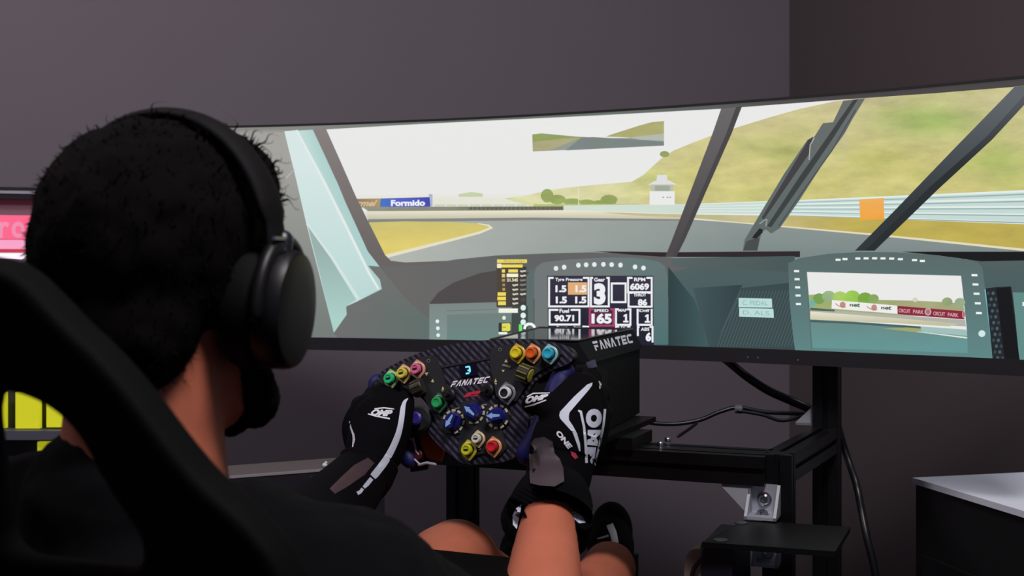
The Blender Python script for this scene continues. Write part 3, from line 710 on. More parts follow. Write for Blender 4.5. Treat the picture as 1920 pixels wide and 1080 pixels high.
# ---------------------------------------------------------------- steering wheel
WM = Matrix((wr, wu, wn)).transposed().to_4x4(); WM.translation = WC
WI = WM.inverted()
wheel = thing('steering_wheel', 'black carbon formula steering wheel with coloured push buttons and blue knobs', 'steering wheel', WM)
def wl(px, py, h=0.0):
    """point of the photo on the wheel plane (raised by h), in wheel coordinates"""
    return WI @ on_plane(px, py, WC + wn * h, wn)
def wpoly(name, px, h, th, m, bev=0.001, smooth=True):
    pts = [wl(x, y, h) for x, y in px]
    bm = bmesh.new(); prism(bm, pts, Vector((0, 0, -th)))
    return obj(name, bm, m, wheel, bevel=bev, auto=True)
FACE = smooth_path([(706, 716), (714, 698), (740, 682), (770, 668), (806, 655), (850, 645), (900, 639), (950, 636), (1000, 637), (1045, 643), (1070, 653), (1076, 668), (1066, 682), (1040, 692), (1015, 706), (998, 722), (990, 742), (992, 770), (990, 800), (982, 830), (968, 852), (950, 864), (920, 869), (885, 871), (866, 868), (850, 857), (826, 838), (806, 816), (800, 796), (808, 776), (800, 758), (786, 744), (760, 734), (728, 730), (710, 726)], 3)[:-1]
wpoly('face_plate', FACE, 0.0, 0.006, M_carbon)
M_pod = mat('matte_black_panel', (26, 27, 29), 0.6, bump=0.05, bscale=900)
wpoly('button_panel', [(709, 716), (716, 701), (752, 684), (792, 669), (812, 666), (826, 690), (836, 722), (842, 748), (838, 764), (820, 772), (806, 768), (798, 750), (786, 738), (760, 727), (728, 724)], 0.004, 0.006, M_pod)
wpoly('button_panel', [(920, 652), (950, 646), (1000, 645), (1044, 649), (1052, 664), (1040, 682), (1014, 694), (996, 708), (978, 736), (968, 752), (944, 752), (930, 742), (926, 716), (918, 682)], 0.004, 0.006, M_pod)
wpoly('button_panel', [(822, 800), (832, 775), (858, 768), (866, 754), (884, 749), (906, 752), (926, 760), (950, 770), (954, 792), (940, 806), (950, 840), (936, 856), (905, 850), (880, 858), (858, 848), (862, 812), (836, 812)], 0.003, 0.005, M_pod)
# thin grooves of the centre field
wpoly('trim_strip', [(826, 686), (930, 668), (932, 671), (828, 690)], 0.0012, 0.002, M_pod, 0)
R3 = Matrix.Identity(3)
def push(px, py, cap, ring, r=0.0085, h=0.016, mark=None):
    c = wl(px, py, h); bx, by = c.x, c.y
    e = bpy.data.objects.new('push_button', None); COL.objects.link(e); e.parent = wheel; e.location = (bx, by, 0.004)
    cr = Matrix.Rotation(0.0, 3, 'Z')
    bm = bmesh.new()
    lathe(bm, [(r * 1.16, 0), (r * 1.22, 0.0012), (r * 1.22, 0.0034), (r * 1.06, 0.0044), (r * 0.9, 0.0044), (r * .9, 0.001)], seg=28)
    # guard lug at the upper right and lower left
    for s in (-1, 1):
        tri = [Vector((s * (-0.3) * r, s * 1.5 * r, 0)), Vector((s * -0.95 * r, s * 0.75 * r, 0)), Vector((s * 0.6 * r, s * 1.05 * r, 0))]
        prism(bm, tri, Vector((0, 0, 0.0036)))
    obj('guard_ring', bm, ring, e, auto=True)
    bm = bmesh.new(); lathe(bm, [(r * .86, 0), (r * .86, 0.0062), (r * .8, 0.0064)], seg=24); obj('collar', bm, M_black, e, auto=True)
    bm = bmesh.new(); lathe(bm, [(r * .78, 0.004), (r * .82, h - 0.0056), (r * 0.74, h - 0.0042), (r * .52, h - 0.004), (r * .46, h - 0.0047), (r * .1, h - 0.0052)], seg=28); obj('button_cap', bm, cap, e, auto=True)
    if mark:
        bm = bmesh.new(); cbox(bm, (0, 0, h - 0.0044), r * .34, r * .09, 0.0006, Matrix.Rotation(mark, 3, 'Z')); obj('button_mark', bm, M_black, e)
    return e
def anod(n, c): return mat(n, c, 0.35, coat=0.2)
cream = anod('cream_ring', (214, 196, 150)); orr = anod('orange_ring', (226, 150, 96))
b_ = push(727, 709, anod('green_cap', (44, 206, 130)), anod('pale_green_ring', (170, 204, 130)), mark=.25)
tag(b_, 'green push button')
tag(push(751, 699, anod('pale_yellow_cap', (232, 214, 80)), anod('tan_ring', (214, 178, 120)), mark=.25), 'pale yellow push button')
tag(push(777, 691, anod('pink_cap', (232, 112, 150)), anod('pink_ring', (226, 160, 140)), mark=.25), 'pink push button')
tag(push(817, 754, anod('emerald_cap', (40, 170, 92)), anod('dark_green_ring', (52, 110, 70))), 'emerald push button')
tag(push(965, 661, anod('yellow_cap', (238, 214, 30)), anod('gold_ring', (206, 170, 44)), mark=None), 'yellow push button')
tag(push(994, 661, anod('orange_cap', (224, 96, 26)), orr), 'orange push button')
tag(push(1026, 662, anod('cyan_cap', (44, 178, 206)), anod('pale_cyan_ring', (140, 200, 200))), 'cyan push button')
wb = tag(push(945, 736, anod('white_ring', (236, 236, 236)), anod('grey_ring', (120, 120, 122)), 0.0094), 'white ringed push button with black centre')
bm = bmesh.new(); lathe(bm, [(.0046, .010), (.0050, .0124), (.0042, .0132), (.002, .0128)], seg=24); obj('button_centre', bm, M_black, wb, auto=True)
tag(push(873, 843, anod('lime_cap', (206, 206, 34)), anod('lime_ring', (200, 190, 60)), mark=.1), 'lime yellow push button')
tag(push(891, 822, anod('white_cap', (226, 222, 210)), cream, 0.0072, mark=.1), 'white push button')
tag(push(920, 837, anod('red_cap', (206, 32, 44)), orr), 'red push button')
# rotary knobs with white pointer and tick ring
def knob(px, py, rot, ticks):
    c = wl(px, py, 0.012)
    e = bpy.data.objects.new('rotary_knob', None); COL.objects.link(e); e.parent = wheel; e.location = (c.x, c.y, 0.003)
    bm = bmesh.new(); lathe(bm, [(.0112, 0), (.0112, .004), (.0102, .006), (.0095, .0062)], seg=24); obj('knob_skirt', bm, M_knob, e, auto=True)
    bm = bmesh.new()
    Rz = Matrix.Rotation(rot, 3, 'Z')
    prism(bm, [Rz @ Vector(v) for v in ((-.010, -.004, .006), (.006, -.0068, .006), (.010, 0, .006), (.006, .0068, .006), (-.010, .004, .006))], Vector((0, 0, .007)))
    obj('knob_handle', bm, M_knob, e, bevel=0.001)
    bm = bmesh.new(); z = .0131
    prism(bm, [Rz @ Vector(v) for v in ((-.008, -.0012, z), (.002, -.0022, z), (.002, -.0038, z), (.0095, 0, z), (.002, .0038, z), (.002, .0022, z), (-.008, .0012, z))], Vector((0, 0, .0005)))
    obj('pointer', bm, mat('pale_blue_print', (150, 196, 240), 0.5), e)
    bm = bmesh.new()
    for i in range(11):
        if i in ticks: continue
        t = rot + math.pi + 0.57 * (i - 5)
        p = []
        for rr, dd in ((.0124, -.2), (.0152, -.17), (.0152, .17), (.0124, .2)): p.append(Vector((rr * math.cos(t + dd), rr * math.sin(t + dd), 0.0006)))
        prism(bm, p, Vector((0, 0, .0006)))
    obj('tick_ring', bm, mat('cream_print', (206, 200, 168), 0.6), e)
knob(845, 789, math.radians(62 + 180), (0, 9, 10)); knob(883, 771, math.radians(-35 - 180), (0, 1, 2, 8, 9, 10)); knob(928, 780, math.radians(185), (5,))
# thumb rollers
def roller(px, py, ang_, mcol, ribc):
    c = wl(px, py, 0.008)
    e = bpy.data.objects.new('thumb_roller', None); COL.objects.link(e); e.parent = wheel; e.location = c; e.rotation_euler = (0, math.radians(90), ang_)
    bm = bmesh.new(); lathe(bm, [(.0096, -.008), (.0104, -.007), (.0104, .007), (.0096, .008)], seg=20); obj('roller_drum', bm, mat('knurled_black', (44, 42, 34), 0.5), e, auto=True)
    bm = bmesh.new(); lathe(bm, [(.0082, .0078), (.0082, .0088), (.006, .009)], seg=20); obj('roller_end', bm, mcol, e, auto=True)
    for k in range(10):
        t = 2 * math.pi * k / 10
        bm = bmesh.new(); cbox(bm, (.0106 * math.cos(t), .0106 * math.sin(t), 0), .0006, .0009, .0068, Matrix.Rotation(t, 3, 'Z')); obj('rib', bm, ribc, e)
roller(984, 700, math.radians(-18), mat('roller_yellow', (204, 198, 60), 0.5), mat('roller_rib', (130, 122, 56), 0.5)); roller(784, 727, math.radians(205), mat('roller_olive', (60, 58, 32), 0.5), mat('dull_rib', (62, 58, 34), 0.5))
# left thumb stick, toggles, display, small screws
e = bpy.data.objects.new('thumb_stick', None); COL.objects.link(e); e.parent = wheel; e.location = wl(787, 786, 0.004)
bm = bmesh.new(); lathe(bm, [(.0155, -.008), (.0165, .001), (.014, .004), (.011, .0035)], seg=28); obj('stick_surround', bm, M_pod, e, auto=True)
bm = bmesh.new(); lathe(bm, [(.004, .002), (.004, .008), (.0076, .009), (.0084, .012), (.006, .0135), (.002, .013)], seg=24); obj('stick_cap', bm, mat('purple_cap', (58, 44, 140), 0.4), e, auto=True)
for x, y in ((843, 741), (915, 732)):
    e = bpy.data.objects.new('toggle', None); COL.objects.link(e); e.parent = wheel; e.location = wl(x, y, 0.002)
    bm = bmesh.new(); lathe(bm, [(.0085, 0), (.0085, .003), (.0065, .005)], seg=20); obj('toggle_base', bm, M_black, e, auto=True)
    bm = bmesh.new(); lathe(bm, [(.003, .004), (.0045, .014), (.0038, .016)], seg=14); obj('toggle_lever', bm, M_black, e, auto=True)
wpoly('wheel_display', [(860, 685), (893, 680), (896, 703), (864, 708)], 0.0022, 0.003, mat('oled_black', (14, 10, 34), 0.12), 0.0004)
def wsurf(h): return lambda x, y, o: wl(x, y, h + o)
a = Art(wsurf(0.0024), 30)
cy = (120, 226, 255)
for s in ([(872.5, 688.5), (880, 687)], [(880, 687), (881.2, 694)], [(876.5, 694.6), (881.2, 694)], [(881.2, 694), (880.8, 698)], [(873.2, 700.6), (880, 699.6)]): a.line(s, 3.0, cy)
o = link('gear_digit', a.mesh('gear_digit'), attr_mat('oled_digits', 1.2), wheel); tag(o, 'glowing pale blue number three')
a = Art(wsurf(0.0004), 30)
a.shape(vs_, fs_, [(844, 726), (913, 717.5), (919, 705.5), (850, 714.5)], (255, 250, 255))
tag(link('maker_name', a.mesh('maker_name'), M_paint, wheel), 'white block lettering')
a = Art(wsurf(0.0004), 30)
a.poly([(869, 745.5), (874, 738), (880, 735.5), (903, 731.5), (899, 738), (884, 740), (880, 743.5)], (200, 36, 56)); a.poly([(883, 743), (887, 741), (897, 739.5), (894, 743.5)], (200, 36, 56))
tag(link('red_emblem', a.mesh('red_emblem'), M_paint, wheel), 'slanted red emblem')
a = Art(wsurf(0.0043), 30)
TC = (216, 206, 140)
for p in ([(945.5, 679), (949, 673.5), (952, 679.5)], [(940.5, 693), (946.5, 694), (943, 698)], [(796, 699), (803, 698), (800, 705)], [(808, 716), (811.5, 710), (814, 717)], [(927, 717), (929, 709.5), (932, 716)], [(927, 717.5), (932, 718.5), (930, 722)], [(828, 731), (830, 724), (833, 730)], [(828, 732), (833, 732), (831, 737)]): a.poly(p, TC)
a.line([(942, 684), (958, 688)], 4, (130, 126, 110))
for x, y in ((803.5, 676.5), (937.5, 655.5), (898.5, 840)): a.line([(x + 3 * math.cos(t * math.pi / 4), y + 3 * math.sin(t * math.pi / 4)) for t in range(8)], 1.2, (116, 112, 104) if y < 800 else (190, 130, 100), closed=True)
a.line([(853, 766), (862, 764.5)], 1.6, (150, 148, 150)); a.line([(904, 759), (913, 758.5)], 1.6, (150, 148, 150)); a.line([(884, 794), (894, 793)], 1.6, (150, 148, 150))
tag(link('panel_marks', a.mesh('panel_marks'), M_paint, wheel), 'small cream triangles and rings printed on the panels', kind='stuff')
# grips
def grip(px):
    bm = bmesh.new()
    pts = smooth_path([(*(WI @ P(x, y, Y)), r) for x, y, Y, r in px], 4)
    tube(bm, [p[:3] for p in pts], [p[3] for p in pts], 18)
    return obj('grip', bm, M_grip, wheel, smooth=True)
grip([(1060, 698, 1.425, .012), (1053, 712, 1.425, .0145), (1040, 750, 1.42, .016), (1022, 800, 1.41, .017), (990, 850, 1.41, .015)])
grip([(712, 722, 1.525, .016), (722, 758, 1.52, .018), (738, 800, 1.51, .017), (756, 842, 1.495, .014), (768, 862, 1.485, .011)])
# bridges that carry the grips behind the plate
for px in ([(1000, 665), (1066, 668)], [(985, 800), (1020, 795)], [(790, 700), (712, 725)], [(812, 800), (742, 800)]):
    bm = bmesh.new(); p0, p1 = [wl(x, y, -.012) for x, y in px]
    tube(bm, [p0, p1], .011, 12); obj('grip_bridge', bm, M_black, wheel, smooth=True)
# shift and clutch paddles behind the plate
def paddle(px, h, m):
    pts = [wl(x, y, h) for x, y in px]; bm = bmesh.new(); prism(bm, pts, Vector((0, 0, -.004))); return obj('paddle', bm, m, wheel, bevel=.001)
paddle([(786, 808), (806, 812), (832, 846), (826, 866), (800, 858), (790, 836)], -.028, M_copper)
paddle([(770, 800), (792, 806), (806, 850), (800, 880), (770, 885), (762, 840)], -.042, mat('violet_paddle', (30, 22, 62), 0.5))
paddle([(1000, 690), (1060, 660), (1085, 668), (1070, 700), (1010, 720)], -.03, M_black)
paddle([(642, 822), (652, 817), (664, 818), (690, 800), (690, 830), (664, 832), (648, 834)], -.03, M_black)
paddle([(1098, 680), (1114, 674), (1118, 688), (1104, 692)], -.028, mat('grey_paddle', (70, 72, 92), 0.5))
for x, y in ((768, 832), (786, 853)):
    bm = bmesh.new(); lathe(bm, [(.006, 0), (.006, .004), (.005, .005)], wl(x, y, -.02), seg=18); tag(obj('rear_button', bm, mat('dark_red_cap', (84, 18, 36), 0.5), wheel, auto=True), 'dark red rear button')
for px, wd in (([(774, 822), (778, 836), (780, 846), (785, 852)], .0016), ([(769, 858), (778, 862), (786, 870)], .0014), ([(786, 872), (800, 868), (816, 871)], .002)):
    bm = bmesh.new(); tube(bm, [wl(x, y, -.016) for x, y in px], wd, 8); obj('wire', bm, mat('pale_wire', (190, 176, 186), 0.5), wheel, smooth=True)

# ---------------------------------------------------------------- aluminium rig
rf, rr_ = hexdir(21.5)
RR3 = Matrix((rr_, rf, UP)).transposed()
rig = thing('sim_rig', 'black aluminium profile rig carrying the steering wheel, with silver corner brackets', 'rig', (P(1450, 900, 1.62).x, P(1450, 900, 1.62).y, 0))
def profile(name, a, b, side, up=None, w1=None):
    """slotted square profile between points a, b; cross-section side x w1"""
    a, b = Vector(a), Vector(b); t = (b - a).normalized()
    x = side.normalized(); y = t.cross(x).normalized()
    w1 = w1 or 0.04; h0 = 0.02; h1 = w1 / 2
    pr = []
    def edge(hw, hh, slots):
        pass
    # outline with a T-slot groove on every face
    g, d = 0.004, 0.006
    def side_pts(ax, ay, L, H):
        n = max(1, int(round(2 * L / 0.04))); out = []
        for i in range(n):
            c = -L + (i + .5) * 2 * L / n
            out += [(ax * (c - g), H, 0), (ax * (c - g), H - d, 0), (ax * (c + g), H - d, 0), (ax * (c + g), H, 0)]
        return out
    outl = []
    outl += [(-h0, h1)] + [(c[0], c[1]) for c in side_pts(1, 1, h0, h1)]
    outl += [(h0, h1)] + [(c[1], -c[0]) for c in side_pts(1, 1, h1, h0)]
    outl += [(h0, -h1)] + [(-c[0], -c[1]) for c in side_pts(1, 1, h0, h1)]
    outl += [(-h0, -h1)] + [(-c[1], c[0]) for c in side_pts(1, 1, h1, h0)]
    bm = bmesh.new(); prism(bm, [a + x * u + y * v for u, v in outl], b - a)
    return keep(obj(name, bm, M_alu), rig)
PF = P(1440, 908, 1.62)                               # foot of the cross beam on the front upright
zb0 = PF.z
cross0 = PF - rr_ * 0.43
cf = PF + UP * 0.02 + rf * 0.02
profile('cross_beam', cf - rr_ * 0.56, cf - rr_ * 0.002, UP, w1=0.08)
up0 = PF + rr_ * 0.012 + rf * 0.02
profile('front_upright', Vector((up0.x, up0.y, 0.04)), Vector((up0.x, up0.y, zb0 + 0.041)), rr_)
T2 = P(1551, 700, 1.93)
profile('rear_upright', Vector((T2.x, T2.y, 0.04)), Vector((T2.x, T2.y, ZB + 0.12)), rr_, None, 0.06)
s0 = Vector((up0.x, up0.y, zb0 + 0.02)) + rf * 0.02; s1 = Vector((T2.x, T2.y, zb0 + 0.02)) - rf * 0.02
profile('side_beam', s0, s1, UP)
L0 = P(868, 900, 1.86)
profile('left_upright', Vector((L0.x, L0.y, 0.04)), Vector((L0.x, L0.y, zb0 + 0.0)), rr_, w1=0.04)
lp = Vector((L0.x, L0.y, 0)) - rf * 0.22
bm = bmesh.new(); 
for sd, c in ((0, PF + rr_ * 0.012 + rf * 0.02), (1, T2), (2, L0)):
    pass
bm.free()
for c in (up0, L0):                                     # floor rails
    profile('floor_rail', Vector((c.x, c.y, 0.021)) - rf * 1.0, Vector((c.x, c.y, 0.021)) + rf * 0.55, UP)
# wheel deck plate under the base
deck = Vector(((box_pts[0].x + box_pts[2].x) / 2, (box_pts[0].y + box_pts[2].y) / 2, zb - 0.005))
bm = bmesh.new(); cbox(bm, deck + fwd * 0.02 - rgt * 0.03, 0.13, 0.12, 0.004, Matrix((rgt, fwd, UP)).transposed()); keep(obj('deck_plate', bm, M_alu, None, bevel=0.001), rig)
for s in (-1, 1):
    bm = bmesh.new(); c = deck + rgt * 0.1 * s; cbox(bm, Vector((c.x, c.y, (zb - 0.009 + zb0 + 0.04) / 2)), 0.02, 0.05, max(0.003, (zb - 0.009 - zb0 - 0.04) / 2), Matrix((rgt, fwd, UP)).transposed()); keep(obj('deck_riser', bm, M_alu), rig)
for x, y in ((1238, 832), (1252, 824)):
    c = on_plane(x, y, Vector((0, 0, zb0 + 0.043)), UP)
    bm = bmesh.new(); lathe(bm, [(.005, -.003), (.005, .001), (.0035, .003)], c, seg=14); keep(obj('bolt', bm, M_steel, None, auto=True), rig)
# corner brackets
def bolt(c, n, r=0.0075, h=0.006, parent=None):
    R = n.to_track_quat('Z', 'Y').to_matrix(); bm = bmesh.new()
    lathe(bm, [(r * 1.35, 0), (r * 1.35, .0012), (r, .0014), (r * .98, h * .7), (r * .7, h), (r * .45, h), (r * .4, h * .5)], c, R, 18)
    o = obj('bolt', bm, M_steel, None, auto=True); o.parent = parent; o.matrix_parent_inverse = parent.matrix_world.inverted() if parent else Matrix.Identity(4)
    return o
def bracket(c, ax, d1, d2, wdt, leg, bolts=(1, 1), gus=True):
    """angle bracket: corner line centred at c along ax, legs along d1 and d2"""
    bm = bmesh.new(); t = 0.004
    o = c - ax * wdt / 2
    box(bm, o, ax * wdt, d1 * leg, d2 * t); box(bm, o, ax * wdt, d2 * leg, d1 * t)
    if gus:
        for s in (0, 1):
            b0 = o + ax * (s * (wdt - t)); prism(bm, [b0, b0 + d1 * leg, b0 + d1 * leg + d2 * t, b0 + d2 * leg + d1 * t, b0 + d2 * leg], ax * t)
    e = keep(obj('corner_bracket', bm, M_silver), rig)
    if bolts[0]: bolt(c + d1 * leg * .52 + d2 * t, d2, parent=e)
    if bolts[1]: bolt(c + d2 * leg * .52 + d1 * t, d1, parent=e)
    return e
zpl = P(1415, 976, 1.59).z
uf = up0 - rf * 0.0205
bracket(Vector((uf.x, uf.y, zpl + 0.002)) - rr_ * 0.016, rr_, -rf, UP, 0.043, 0.042)
ul = up0 - rr_ * 0.0205 + rf * 0.0
bracket(Vector((ul.x, ul.y, zb0 - 0.0005)) - rr_ * 0.012 - rf * 0.022, rf, -rr_, -UP, 0.03, 0.04)
tl = T2 - rr_ * 0.0205; bracket(Vector((tl.x, tl.y, zb0 + 0.041)) - rf * 0.004, rf, -rr_, UP, 0.03, 0.028, (1, 0))
# lower bracket and the shifter plate with its beam end
pl = [on_plane(x, y, Vector((0, 0, zpl)), UP) for x, y in ((1396, 975), (1594, 988), (1566, 1034), (1316, 1016))]
bm = bmesh.new(); prism(bm, pl, Vector((0, 0, -0.007))); keep(obj('shifter_plate', bm, M_alu, None, bevel=0.001), rig)
for x, y in ((1389, 980), (1351, 1012)):
    c = on_plane(x, y, Vector((0, 0, zpl + .0005)), UP)
    bm = bmesh.new(); lathe(bm, [(.009, -.001), (.009, .0006), (.0075, .001), (.004, .0006)], c, seg=20); keep(obj('countersunk_bolt', bm, mat('dull_steel', (120, 122, 126), 0.35, metal=0.9), None, auto=True), rig)
c = on_plane(1343, 1024, Vector((0, 0, zpl - .008)), UP)
bm = bmesh.new(); box(bm, c - rr_ * 0.02, rr_ * 0.04, rf * 0.13, Vector((0, 0, -0.08))); keep(obj('shifter_beam', bm, mat('dark_blue_black_cap', (20, 20, 30), 0.5), None, bevel=0.0015), rig)
bracket(Vector((uf.x, uf.y, zpl - 0.064)) - rr_ * 0.012 , rr_, -rf, UP, 0.036, 0.03, (0, 1))
# pedal wall behind the shoes
pdl = P(1150, 1060, 2.12)
bm = bmesh.new(); cbox(bm, Vector((pdl.x, pdl.y, 0.52)), 0.045, 0.006, 0.09, RR3); keep(obj('pedal', bm, M_alu, None, bevel=.001), rig)
bm = bmesh.new(); cbox(bm, Vector((pdl.x - .11, pdl.y + .03, 0.25)), 0.2, 0.02, 0.23, RR3); keep(obj('pedal_wall', bm, M_alu), rig)
bm = bmesh.new(); cbox(bm, Vector((pdl.x, pdl.y, 0.0)) + Vector((-.11, .03, 0.02)), 0.24, 0.03, 0.02, RR3); keep(obj('pedal_base', bm, M_alu), rig)

# ---------------------------------------------------------------- racing seat
SP = Vector((-0.33, 0.70, 0)); st = math.radians(8)
sn = (fwd * math.cos(st) + UP * math.sin(st)).normalized()
su = (UP * math.cos(st) - fwd * math.sin(st)).normalized()
SP.z = 1.0
seat = thing('racing_seat', 'black one-piece racing seat with a harness opening beside the headrest', 'seat', (SP.x, SP.y, 0))
def sl(px, py):
    p = on_plane(px, py, SP, sn) - SP
    return (p.dot(rgt), p.dot(su))
outer = smooth_path([(-300, 520), (-200, 470), (-100, 455), (0, 466), (60, 492), (110, 538), (160, 590), (205, 632), (250, 680), (300, 742), (350, 808), (400, 868), (440, 905), (500, 960), (560, 1040), (600, 1150), (610, 1350)], 4)
hole = smooth_path([(12, 772), (28, 764), (62, 770), (100, 787), (134, 812), (160, 845), (184, 892), (220, 950), (254, 1000), (258, 1020), (238, 1030), (150, 1022), (60, 1012), (38, 1000), (36, 984), (30, 930), (20, 860), (12, 800), (12, 772)], 3)[:-1]
def inset(pts, d, closed):
    out = []; n = len(pts)
    for i, p in enumerate(pts):
        a_ = pts[(i - 1) % n] if closed or i else p; b_ = pts[(i + 1) % n] if closed or i < n - 1 else p
        t = Vector((b_[0] - a_[0], b_[1] - a_[1])).normalized()
        out.append((p[0] + t.y * d, p[1] - t.x * d))
    return out
ol = inset([sl(x, y) for x, y in outer], 0.013, False)
xc = ol[0][0]
full = ol + [(2 * xc - u, v) for u, v in ol[::-1][:-1]]
full = [(u, v) for u, v in full]
hl = inset([sl(x, y) for x, y in hole], -0.018, True)
hl2 = [(2 * xc - u, v) for u, v in hl]
cu = bpy.data.curves.new('seat', 'CURVE'); cu.dimensions = '2D'; cu.fill_mode = 'BOTH'; cu.extrude = 0.007; cu.bevel_depth = 0.006; cu.bevel_resolution = 3
for pts in (full, hl, hl2):
    s = cu.splines.new('POLY'); s.points.add(len(pts) - 1); s.use_cyclic_u = True
    for i, (u, v) in enumerate(pts): s.points[i].co = (u, v, 0, 1)
so = bpy.data.objects.new('tmp', cu); COL.objects.link(so)
me = bpy.data.meshes.new_from_object(so.evaluated_get(bpy.context.evaluated_depsgraph_get())); bpy.data.objects.remove(so)
SM = Matrix((rgt, su, rgt.cross(su))).transposed().to_4x4(); SM.translation = SP
me.transform(SM)
o = link('backrest', me, M_seat); keep(o, seat); me.set_sharp_from_angle(angle=math.radians(50)); me.polygons.foreach_set('use_smooth', [True] * len(me.polygons))
vmin = min(v for u, v in full)
bc = SP + rgt * xc + su * vmin
for s in (-1, 1):
    bm = bmesh.new()
    a0 = bc + rgt * s * 0.24
    prof = [(0, 0.25, .03), (.10, .22, .09), (.22, .08, .12), (.34, -.06, .13), (.5, -.14, .12), (.62, -.17, .10)]
    pts = [a0 + fwd * f + UP * (h - .2) for f, h, _ in prof]
    tube(bm, pts, [r * .25 for _, _, r in prof], 14); keep(obj('side_bolster', bm, M_seat, None, smooth=True), seat)
bm = bmesh.new(); cbox(bm, Vector((bc.x, bc.y, bc.z - .1)) + fwd * 0.3, 0.23, 0.32, 0.03, Matrix((rgt, fwd, UP)).transposed()); keep(obj('seat_pan', bm, M_seat, None, bevel=.02, smooth=True), seat)
for s in (-1, 1):
    c = Vector((bc.x, bc.y, 0)) + fwd * 0.3 + rgt * s * 0.2; hh = (bc.z - .12) / 2
    bm = bmesh.new(); cbox(bm, Vector((c.x, c.y, hh)), 0.004, 0.2, hh, Matrix((rgt, fwd, UP)).transposed()); keep(obj('side_mount', bm, M_seat), seat)

# ---------------------------------------------------------------- person
hf, hr = hexdir(19)
H = P(302, 575, 0.87)
HR = Matrix((hr, hf, UP)).transposed()
def hd(x, y, z): return H + hr * x + hf * y + UP * z
NB = hd(0, -0.025, -0.135)
SCn = NB + Vector((0, 0, -0.066)) + fwd * 0.01
shR, shL = SCn + rgt * 0.160 - UP * 0.002, SCn - rgt * 0.180 + UP * 0.008
hipC = Vector((SCn.x, SCn.y, 0)) + fwd * 0.16 + UP * 0.50
elR, wrR = P(1000, 1330, 1.05), P(1032, 930, 1.335)
elL, wrL = P(500, 1092, 1.15), P(672, 902, 1.42)
knL, knR = P(834, 1058, 1.46), P(1060, 1225, 1.42)
anR = P(1143, 1064, 1.88); anL = P(960, 1110, 1.88)
hpL, hpR = hipC - rgt * 0.09, hipC + rgt * 0.09
person = thing('person', 'dark-haired bearded driver in black T-shirt and racing gloves seated at the steering wheel', 'person', (hipC.x, hipC.y, hipC.z - 0.1))
bm = bmesh.new()
ell(bm, hd(0.003, -0.008, 0.045), (0.073, 0.095, 0.087), HR)
ell(bm, hd(0, 0.035, -0.03), (0.062, 0.068, 0.075), HR)
ell(bm, hd(0, 0.078, -0.070), (0.03, 0.028, 0.026), HR)                      # chin
tube(bm, [hd(0, 0.092, 0.02), hd(0, 0.112, -0.012)], [0.009, 0.014], 12)      # nose
for s in (-1, 1):
    ell(bm, hd(s * 0.03, 0.082, 0.018), (0.016, 0.012, 0.010), HR, 2)          # brow and eye
    ell(bm, hd(s * 0.078, -0.006, -0.002), (0.010, 0.020, 0.031), HR, 2)       # ear
tube(bm, [hd(-0.018, 0.094, -0.045), hd(0.018, 0.094, -0.045)], 0.008, 10)     # lips
tube(bm, [hd(0, -0.012, -0.02), hd(0, -0.02, -0.09), NB, SCn + UP * 0.0], [0.056, 0.057, 0.064, 0.08], 20)
for s, sh in ((1, shR), (-1, shL)): tube(bm, [NB + UP * -0.015, NB.lerp(sh, .5) - UP * (0.022 if s > 0 else 0.0), sh], [0.045, 0.045, 0.052], 16)
for t, rx, ry in ((0, .16, .095), (.25, .165, .11), (.5, .155, .105), (.75, .15, .10), (1, .165, .11)):
    ell(bm, SCn.lerp(hipC, t) + UP * (-0.04 if t == 0 else 0), (rx, ry, .12), Matrix((rgt, fwd, UP)).transposed())
def limb(pts, rad): tube(bm, [p[:3] for p in smooth_path([(*p, r) for p, r in zip(pts, rad)], 4)], [p[3] for p in smooth_path([(*p, r) for p, r in zip(pts, rad)], 4)], 20)
limb([shR, shR.lerp(elR, .5), elR, elR.lerp(wrR, .35), elR.lerp(wrR, .7), wrR], [.058, .05, .046, .044, .0355, .0245])
limb([shL, shL.lerp(elL, .5), elL, elL.lerp(wrL, .35), wrL], [.056, .05, .042, .042, .027])
for hp, kn, an in ((hpL, knL, anL), (hpR, knR, anR)):
    limb([hp, hp.lerp(kn, .5), kn, kn.lerp(an, .35), kn.lerp(an, .75), an], [.09, .076, .050, .050, .045, .043])
    tube(bm, [an, an + (pdl - an).normalized() * 0.06 + UP * 0.01], [.034, .03], 12)
body = remesh('body', bm, 0.0055, 5, M_skin, person)
# eyes
for s in (-1, 1):
    bm = bmesh.new(); ell(bm, hd(s * 0.03, 0.0885, 0.014), (0.010, 0.008, 0.007), HR, 2); keep(obj('eye', bm, mat('eye', (190, 186, 180), 0.25), None, smooth=True), person)
# T-shirt
bm = bmesh.new()
for t, rx, ry in ((0, .175, .108), (.25, .182, .124), (.5, .172, .12), (.75, .168, .115), (1, .178, .122)):
    ell(bm, SCn.lerp(hipC, t) + UP * (-0.045 if t == 0 else 0), (rx, ry, .12), Matrix((rgt, fwd, UP)).transposed())
tube(bm, [SCn, NB - UP * 0.012 - rgt * 0.013 - fwd * 0.006], [.098, .072], 20)
for sh, el, lift in ((shR, elR, -.026), (shL, elL, -.020)):
    tube(bm, [NB.lerp(sh, .22) + UP * (lift - 0.016), NB.lerp(sh, .5) + UP * (lift + .014), sh], [.058, .062, .068], 18)
    tube(bm, [sh, sh.lerp(el, .45), sh.lerp(el, .82)], [.070, .067, .062], 20)
shirt = remesh('t_shirt', bm, 0.006, 6, M_cloth, person, 0.012, 0.05)
bm = bmesh.new()
ell(bm, hipC, (.185, .125, .10), Matrix((rgt, fwd, UP)).transposed())
for hp, kn in ((hpL, knL), (hpR, knR)): tube(bm, [hp, hp.lerp(kn, .4), hp.lerp(kn, .78)], [.105, .098, .088], 20)
